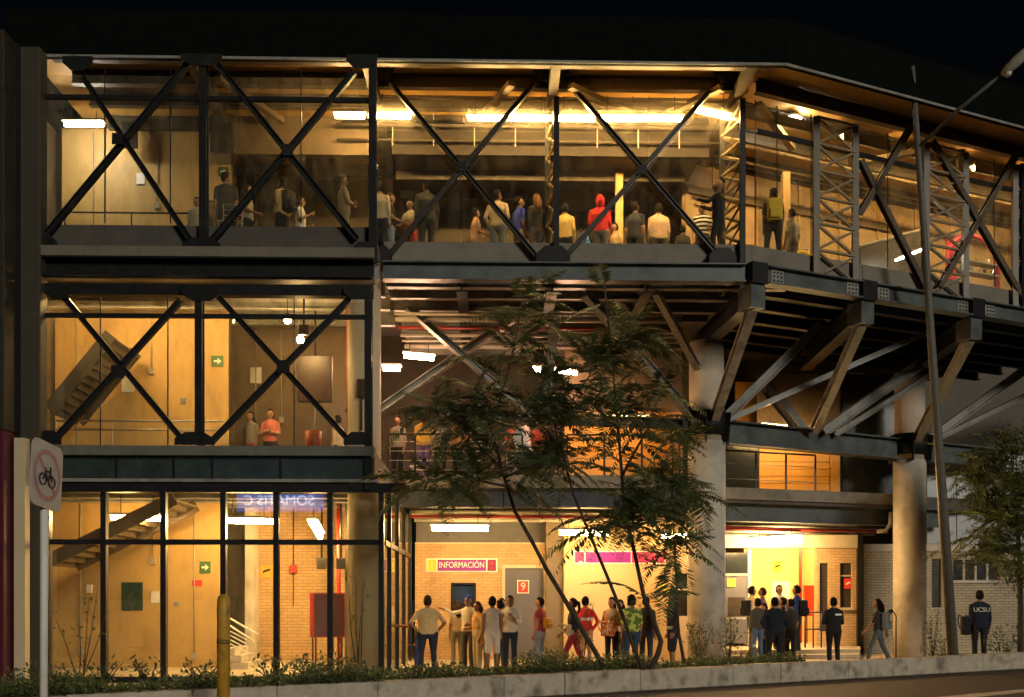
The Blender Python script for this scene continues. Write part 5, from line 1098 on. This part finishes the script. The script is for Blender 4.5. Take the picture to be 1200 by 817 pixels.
def finish_people():
    bpy.context.view_layer.update(); dg = bpy.context.evaluated_depsgraph_get()
    new = [bpy.data.meshes.new_from_object(P['o'].evaluated_get(dg)) for P in PEOPLE]
    for P, me in zip(PEOPLE, new):
        o = P['o']; o.modifiers.clear(); s = P['s']
        nv = len(me.vertices); co = np.empty(nv * 3, np.float32); me.vertices.foreach_get('co', co); co = co.reshape(-1, 3)
        polys = [tuple(p.vertices) for p in me.polygons]; cen = np.array([co[list(p)].mean(0) for p in polys])
        best = np.full(len(polys), 9.0); idx = np.zeros(len(polys), int)
        for a, b, r0, r1, mf in P['prim']:
            a_, b_ = np.array(a), np.array(b); d = b_ - a_; t = np.clip(((cen - a_) @ d) / max(1e-9, d @ d), 0, 1); dist = np.linalg.norm(cen - (a_ + t[:, None] * d), axis=1) - (r0 + (r1 - r0) * t)
            mi = np.array([mf(x) for x in t]); k = dist < best; best[k] = dist[k]; idx[k] = mi[k]
        z = cen[:, 2] / s; tz = [q[0] for q in P['ts']]; rx = np.interp(z, tz, [q[1] for q in P['ts']]); ry = np.interp(z, tz, [q[2] for q in P['ts']]); ly = np.array([P['L'](q).y for q in z])
        e = (np.sqrt((cen[:, 0] / s / rx) ** 2 + ((cen[:, 1] / s - .01 - ly) / ry) ** 2) - 1) * np.minimum(rx, ry) * s
        k = (e < best) & (z > .79) & (z < 1.485); idx[k] = np.where(z[k] > P['hem'], 1, 2)
        if P['band']: kk = k & (z > P['band'][0]) & (z < P['band'][1]); idx[kk] = 6
        for q in P['eyes']: idx[np.linalg.norm(cen - np.array(q), axis=1) < .016 * s] = 4
        idx[np.linalg.norm(cen - np.array(P['mouth']), axis=1) < .018 * s] = 5
        V = [tuple(v) for v in co]; Fc = list(polys); I = list(idx)
        fb = MB()
        for sd_, wr, d in P['hands']:
            d = Vector(d); side = d.cross(Vector((sd_, 0, 0))); side = side.normalized() if side.length > .2 else Vector((0, 1, 0)); nrm = d.cross(side).normalized() * -sd_
            pe = Vector(wr) + d * .085 * s
            for j, ln in enumerate((.062, .072, .068, .054)):
                b = pe + side * ((1.5 - j) * .0185 * s); m_ = b + d * ln * .55 * s + nrm * .008 * s; fb.tube([b - d * .02 * s, b, m_, m_ + (d * .7 + nrm * .6).normalized() * ln * .5 * s], [.0095 * s, .0095 * s, .0085 * s, .006 * s], 6)
            b = Vector(wr) + d * .035 * s + side * .026 * s; fb.tube([b, b + (d * .6 + side * .8).normalized() * .035 * s, b + (d * .9 + side * .45).normalized() * .068 * s], [.012 * s, .011 * s, .007 * s], 6)
        off = len(V); V += fb.v; Fc += [tuple(i + off for i in f) for f in fb.f]; I += [0] * len(fb.f)
        m3 = bpy.data.meshes.new('person'); m3.from_pydata(V, [], Fc)
        for q in P['mats']: m3.materials.append(q)
        m3.polygons.foreach_set('material_index', [int(i) for i in I]); m3.polygons.foreach_set('use_smooth', [True] * len(Fc)); m3.update()
        old = o.data; o.data = m3; bpy.data.meshes.remove(old); bpy.data.meshes.remove(me)
def backpack(label, who, col, w=.30, h=.42, d=.16, z=1.2, name='backpack', off=None, side=0, m=None):
    """a bag worn by a person: a thing of its own, hung on the wearer's back or side"""
    mt = m or cloth(col); s = 1.0; yaw = who.rotation_euler.z; M = Matrix.Rotation(yaw, 4, 'Z'); base_ = Vector(who.location)
    t = thing(name, base_ + M @ Vector((side, -.185 if off is None else off, z)), label, 'bag', 'bags carried by people'); t.rotation_euler = (0, 0, yaw)
    def bld(nm, mb, mm, bev=0):
        me = mb.mesh(nm, mm); bm = bmesh.new(); bm.from_mesh(me)
        if bev: bmesh.ops.bevel(bm, geom=bm.edges[:], offset=bev, segments=3, affect='EDGES', profile=.6)
        bmesh.ops.recalc_face_normals(bm, faces=bm.faces[:]); bm.to_mesh(me); bm.free(); me.polygons.foreach_set('use_smooth', [True] * len(me.polygons))
        q = bpy.data.objects.new(nm, me); COL.objects.link(q); q.parent = t
    bld('bag_body', MB().box((-w / 2, -d / 2, -h / 2), (w / 2, d / 2, h / 2)), mt, min(w, d, h) * .3)
    bld('pocket', MB().box((-w * .36, -d / 2 - .05, -h * .42), (w * .36, -d / 2 + .02, h * .02)), mt, .03)
    for q in (-1, 1): bld('strap', MB().tube([(q * w * .3, d / 2 - .02, -h * .3), (q * w * .42, d / 2 + .10, -h * .05), (q * w * .42, d / 2 + .22, h * .3), (q * w * .38, d / 2 + .13, h * .58), (q * w * .3, d / 2 - .01, h * .42)], .017, 6), mt)
    return t
def up(px, head, H, y=None, floor=None):          # stand on the upper floor so that the head reaches that sight line
    f = FLR if floor is None else floor; t = (f + H - EYE) * F / (HZ - head); p = atd(px, head, t); return (p.x, p.y, f)
def gd(px, t, z=0.0): p = atd(px, HZ, t); return (p.x, p.y, z)
CRM = (.60, .46, .26); NAVY = (.015, .02, .04); DK = (.02, .02, .018); DEN = (.10, .15, .24); LDEN = (.30, .36, .44); WHT = (.68, .62, .52); OLV = (.06, .055, .035)
U = 'people waiting on the upper concourse'; GP = 'people on the plaza'; MP = 'people on the middle floors'
# --- upper floor, stair block
person('man in dark grey shirt seen from behind by the top-storey exit sign', up(265, 203, 1.74), 8, 1.74, (.05, .045, .035), DK, group=U, wide=1.12, turn=-50)
person('person in pale shirt right of the man in dark grey', up(290, 218, 1.68), -80, 1.68, (.5, .45, .34), DK, group=U, aR='carry')
w1 = person('bald-looking man with pale sleeve and dark vest between the crossed braces', up(331, 210, 1.72), 60, 1.72, (.62, .42, .16), DK, group=U, style='short', sleeve=.9, aL='pocket', aR='pocket')
backpack('dark backpack on the man between the crossed braces', w1, DK, .3, .45)
person('short person in white shirt near the thin pane joint', up(352, 232, 1.55), -90, 1.55, WHT, DEN, group=U, aR='phone', aL='carry')
person('person in cream hoodie and cap with folded arms left of the corner post', up(403, 207, 1.72), -70, 1.72, CRM, (.5, .4, .25), group=U, aL='fold', aR='fold', sleeve=1, cap=(.03, .03, .03), lean=-.05)
person('blurry seated head in pale top left of the vertical post', up(231, 233, 1.5), 180, 1.5, (.45, .36, .22), DK, group=U)
person('blurry short person with brown hair beside the vertical post', up(248, 237, 1.48), 160, 1.48, (.3, .23, .14), DK, group=U, hair=(.06, .03, .015), style='long')
# --- upper floor, front
w2 = person('man in cream jacket half hidden by the corner post', up(445, 215, 1.74), -10, 1.74, CRM, NAVY, group=U, sleeve=1)
person('woman in dark top with bare arm right of the corner post', up(457, 228, 1.66), -75, 1.66, DK, LDEN, group=U, aL='carry', aR='carry', hair=(.05, .025, .012), sleeve=.4)
person('girl in grey and red top facing the street beside the man in olive', up(481, 236, 1.58), 150, 1.58, (.42, .36, .28), (.55, .05, .06), group=U, aR='fold', aL='carry', sleeve=.3, style='tail', band=(.93, 1.15, (.6, .06, .07)))
person('big man in olive jacket left of the first brace crossing', up(500, 213, 1.80), 15, 1.80, OLV, (.05, .045, .035), group=U, wide=1.15, sleeve=1, turn=40)
person('child with hair bun and peach top at the sill', up(557, 246, 1.50), -70, 1.50, (.62, .36, .2), (.5, .3, .2), group=U, style='bun', sleeve=.2, aL='carry', aR='carry')
person('man in cream hoodie seen from behind below the first brace crossing', up(583, 224, 1.73), -15, 1.73, (.68, .50, .26), (.28, .25, .19), group=U, sleeve=1, wide=1.1, turn=-40, aL='pocket', aR='pocket')
person('man in blue polo shirt looking right', up(608, 232, 1.72), -60, 1.72, (.035, .06, .42), (.3, .27, .22), group=U, sleeve=.4, turn=-25)
person('woman with long light brown hair in olive top', up(629, 229, 1.68), 25, 1.68, (.05, .045, .03), (.25, .22, .18), group=U, hair=(.32, .16, .06), style='long', sleeve=1)
person('person in yellow jacket right of the middle lattice column', up(662, 240, 1.68), -10, 1.68, (.62, .42, .12), DK, group=U, sleeve=1)
person('short person in sky blue top bending by the person in red', up(686, 258, 1.45), -40, 1.45, (.04, .16, .42), NAVY, group=U, lean=.25, sleeve=.6)
person('person in bright red hooded jacket with hood up', up(703, 231, 1.72), -8, 1.72, (.72, .02, .015), (.25, .2, .15), group=U, sleeve=1, hood=(.72, .02, .015), wide=1.2)
person('child in orange and cream top beside the tan inner post', up(721, 263, 1.40), 120, 1.40, (.6, .36, .16), DK, group=U, pat='flowers')
person('man in navy tee seen from behind, short hair', up(744, 238, 1.72), -25, 1.72, (.022, .024, .034), DK, group=U, sleeve=.4, turn=-20)
person('man in pinkish beige shirt seen from behind', up(772, 240, 1.73), 5, 1.73, (.58, .38, .24), (.1, .09, .07), group=U, sleeve=1, wide=1.15)
person('small child with only dark hair showing above the sill', up(800, 266, 1.35), 0, 1.35, (.03, .028, .02), DK, group=U)
person('person in black and white striped top left of the pointing woman', up(823, 240, 1.62), 170, 1.62, (.02, .02, .02), DK, group=U, pat='stripes', aL='carry')
person('woman in black with long fair ponytail reaching forward', up(842, 213, 1.74), 70, 1.74, (.018, .016, .014), DK, group=U, hair=(.35, .2, .08), style='tail', aL='point', aR='point', sleeve=.95, legs='step')
# --- wing
w3 = person('man with yellow backpack and dark trousers inside the wing', up(906, 222, 1.74), -5, 1.74, (.07, .05, .04), (.045, .035, .025), group=U, legs='wide', aL='down', aR='down', turn=30)
backpack('yellow backpack worn by the man inside the wing', w3, (.62, .42, .04), .34, .5, .2, 1.2)
person('pale figure in cream shirt behind the yellow backpack man', up(928, 246, 1.62), 30, 1.62, (.6, .5, .34), (.4, .33, .22), group=U)
p = wing(938, HZ, 1.15); yb = thing('yellow_cloth', (p.x, p.y, FLR + .47), 'yellow folded cloth on the dark chair inside the wing', 'cloth')
mb = MB().ball((p.x, p.y, FLR + .62), (.3, .22, .17), 16, 10); mb.v = [tuple(Vector(v) + Vector((0, 0, .05 * mnoise.noise(Vector(v) * 5)))) for v in mb.v]; mb.build('fold', cloth((.68, .45, .03)), yb)
# --- middle floors
person('woman in pink top with folded arms on the middle storey', up(317, 481, 1.66, floor=4.78), 175, 1.66, (.62, .17, .13), DK, group=MP, aL='fold', aR='fold', style='tail', skin='a')
person('faint person in grey left of the woman in pink', up(294, 484, 1.66, floor=4.78), 150, 1.66, (.22, .19, .15), (.3, .06, .05), group=MP, style='long')
person('person in cream shirt beside the red pipe', up(396, 488, 1.68, floor=4.78), 60, 1.68, CRM, DK, group=MP, sleeve=.9)
person('man in yellow-orange tee behind the mezzanine railing', gd(497, 26.6, 4.78), 170, 1.74, (.70, .38, .05), (.2, .12, .25), group=MP, wide=1.15)
person('person in orange-brown shirt on the mezzanine behind leaves', gd(538, 26.7, 4.78), 150, 1.70, (.6, .25, .06), DK, group=MP)
person('person in white jacket on the mezzanine right of the crown', gd(612, 26.7, 4.78), -150, 1.72, (.55, .52, .5), NAVY, group=MP, sleeve=1)
person('person in red top on the mezzanine left of the white jacket', gd(600, 27.2, 4.78), 140, 1.66, (.55, .1, .05), (.4, .38, .4), group=MP, aL='fold', aR='fold')
person('person in grey top at the far end of the mezzanine railing', gd(466, 26.8, 4.78), 160, 1.68, (.3, .24, .16), DK, group=MP)
for px_, c_, l_ in ((516, (.45, .4, .34), 'person in pale grey on the mezzanine near the yellow tee'), (558, (.62, .5, .36), 'person in cream top at the middle of the mezzanine railing'),
                     (632, (.6, .08, .06), 'person in red shirt at the right end of the mezzanine group')):
    person(l_, gd(px_, 26.5 + .3 * (px_ % 3), 4.78), 150 + px_ % 50, 1.62 + .02 * (px_ % 6), c_, DK, group=MP, aL='carry' if px_ % 2 else 'phone')
# --- plaza, left to right
person('man in white shirt and grey trousers behind the shopfront return', gd(461, 24.4), -85, 1.74, WHT, (.10, .09, .075), group=GP, aL='carry', aR='carry', turn=20)
person('heavy man in cream tee with hands on hips and navy trousers', gd(501, 23.2), 5, 1.76, (.66, .46, .2), (.02, .025, .05), group=GP, wide=1.28, aL='hip', aR='hip', legs='wide', hair=(.05, .025, .015))
person('small child in blue behind the heavy man', gd(489, 24.4), 80, 1.0, (.04, .10, .38), (.03, .06, .25), group=GP, aL='carry')
g3 = person('man in dark vest and blue cap with one arm stretched out', gd(549, 25.2), 150, 1.76, (.62, .56, .46), (.07, .06, .05), group=GP, aL='carry', aR='out', cap=(.03, .06, .55), sleeve=.9, turn=10)
backpack('dark bag hung on the man with outstretched arm', g3, (.03, .028, .025), .3, .45, .14, 1.15)
person('woman in orange patterned blouse beside the boy in white', gd(560, 24.6), 120, 1.62, (.62, .25, .05), (.5, .42, .3), group=GP, pat='flowers', aR='carry', hair=(.08, .03, .015), style='long')
person('boy in white sleeveless shirt and white shorts seen from behind', gd(577, 23.8), 0, 1.74, (.56, .48, .38), (.62, .56, .46), skin='c', group=GP, sleeve=.05, shorts=True, wide=.95)
person('person in cap behind the boy in white', gd(588, 25.6), 170, 1.70, (.5, .42, .32), DK, group=GP, aR='phone', aL='phone', cap=(.04, .035, .03))
person('man in pale shirt and navy trousers with hand to chest', gd(598, 24.4), 165, 1.76, (.58, .52, .42), NAVY, skin='c', group=GP, aL='phone', aR='phone', sleeve=.8)
g7 = person('woman in maroon top and light blue jeans before the grey door', gd(633, 25.0), 60, 1.72, (.35, .04, .05), LDEN, group=GP, hair=(.03, .015, .01), sleeve=.25, skin='a', turn=20)
backpack('orange shoulder bag on the woman in light blue jeans', g7, (.65, .28, .03), .28, .26, .13, 1.12, 'shoulder_bag')
g8 = person('woman in dark tee and maroon trousers walking past the pilaster', gd(672, 24.2), 85, 1.70, (.03, .028, .03), (.28, .02, .03), group=GP, legs='walk', aL='swingf', aR='swingb', hair=(.05, .025, .012), style='tail')
backpack('cream handbag of the woman in maroon trousers', g8, (.5, .4, .26), .24, .26, .12, .98, 'shoulder_bag', off=.1, side=-.28)
person('man in red jacket with white back stripe', gd(686, 25.2), -20, 1.74, (.70, .025, .02), (.5, .25, .12), group=GP, sleeve=1, band=(1.16, 1.24, (.8, .7, .6)), aR='hip', shorts=True)
g10 = person('woman in pale top and black leggings holding an orange bag', gd(717, 25.2), 150, 1.72, (.62, .42, .22), DK, group=GP, aL='carry', aR='carry', sleeve=.2, style='long', skin='a')
backpack('orange patterned bag held by the woman in leggings', g10, (.7, .25, .03), .34, .36, .18, .98, 'shoulder_bag', off=.24, m=cloth((.62, .14, .03), 'flowers'))
person('curly haired person in yellow-green football jersey behind the trunks', gd(740, 24.6), 10, 1.76, (.10, .16, .03), (.03, .05, .10), group=GP, style='curly', pat='jersey', wide=1.15, sleeve=.5)
person('person in grey top half hidden behind the curved trunk', gd(757, 25.0), -20, 1.74, (.06, .05, .045), (.06, .09, .15), group=GP)
person('man in navy jacket and dark shorts standing left of the first column', gd(789, 24.0), 95, 1.92, (.022, .024, .035), (.015, .02, .025), group=GP, shorts=True, sleeve=1, skin='b', band=(.9, .96, (.5, .5, .5)))
person('person in white tee between the boy in white and the pale shirt man', gd(586, 24.9), 40, 1.66, (.66, .6, .52), DEN, group=GP, aL='phone', style='tail')
person('woman in beige top beside the counter window', gd(536, 26.6), 20, 1.64, (.5, .36, .2), (.2, .18, .14), group=GP, style='long', hair=(.04, .02, .012))
person('child in red shirt standing next to the patterned blouse', gd(566, 25.6), 160, 1.2, (.6, .06, .04), DEN, group=GP)
person('woman in white blouse behind the football jersey', gd(727, 26.4), 130, 1.66, (.66, .58, .46), (.03, .03, .04), group=GP, style='long', aL='carry')
# --- entrance group
g14 = person('person in cream hoodie and jeans with black backpack by the lobby', gd(881, 28.8, .25), -75, 1.78, (.62, .55, .36), DEN, group=GP, sleeve=1, aR='phone', aL='carry', shoes=(.5, .48, .45))
backpack('black backpack on the person in cream hoodie', g14, (.015, .014, .014), .3, .44)
person('person in mauve shirt beside the cream hoodie', gd(894, 28.9, .25), 70, 1.74, (.16, .10, .13), DK, group=GP, aL='phone', hair=(.03, .018, .012))
person('short person in dark red shirt in front of the lobby group', gd(896, 27.6), 100, 1.55, (.32, .03, .03), DK, group=GP)
person('tall person in white tee at the back of the lobby group', gd(913, 29.4, .25), 190, 1.82, (.6, .55, .48), DK, group=GP, aL='carry')
person('person in grey top reading a phone in the lobby group', gd(918, 28.0), 60, 1.72, (.12, .10, .085), (.03, .03, .035), group=GP, aL='phone', aR='phone')
person('person in dark jacket in the middle of the lobby group', gd(927, 27.6), 30, 1.68, (.04, .035, .03), DK, group=GP, wide=1.05)
g17 = person('man in blue jacket at the right of the lobby group', gd(934, 28.4, .25), 55, 1.80, (.03, .07, .20), (.02, .025, .035), group=GP, sleeve=1, aL='phone')
backpack('dark backpack on the man in blue jacket', g17, (.014, .014, .016), .32, .46)
person('person in olive jacket at the left edge of the lobby group', gd(888, 27.4), 20, 1.70, (.07, .065, .04), DEN, group=GP, sleeve=1, aR='pocket')
person('broad security guard in navy uniform with hand on hip', gd(908, 25.2), 10, 1.72, (.010, .013, .024), (.010, .012, .02), group=GP, wide=1.35, aL='hip', aR='pocket', sleeve=.9, legs='wide', hair=(.008, .008, .008))
g19 = person('guard in black uniform with small white patch on the back', gd(977, 26.0), 5, 1.72, (.010, .010, .014), (.008, .008, .011), group=GP, wide=1.12, aL='fold', aR='fold', sleeve=1)
o = MB().box((-.02, -.150, 1.29), (.15, -.135, 1.335)).build('back_patch', SGW); o.parent = g19
g20 = person('long haired person in dark tee and grey jeans walking left', gd(1029, 26.4), 60, 1.68, (.03, .026, .024), (.10, .115, .14), group=GP, legs='walk', style='long', aL='swingf', aR='swingb')
backpack('grey backpack on the long haired person', g20, (.22, .23, .22), .32, .46, .18, 1.14)
g21 = person('man in navy jacket with white letters on the back beyond the lamp pole', gd(1148, 27.0), -8, 1.90, (.012, .016, .035), (.012, .014, .02), group=GP, wide=1.1, sleeve=1, aL='down')
o = text('back_lettering', 'UCSU', .16, SGW, g21, (0, 0, 0), (1, 0, 0), (0, 0, 1), .004); o.location = (0, -.165, 1.42)
backpack('black bag at the left side of the man in lettered jacket', g21, (.012, .012, .014), .24, .5, .2, 1.0, off=.05, side=-.34)
finish_people()
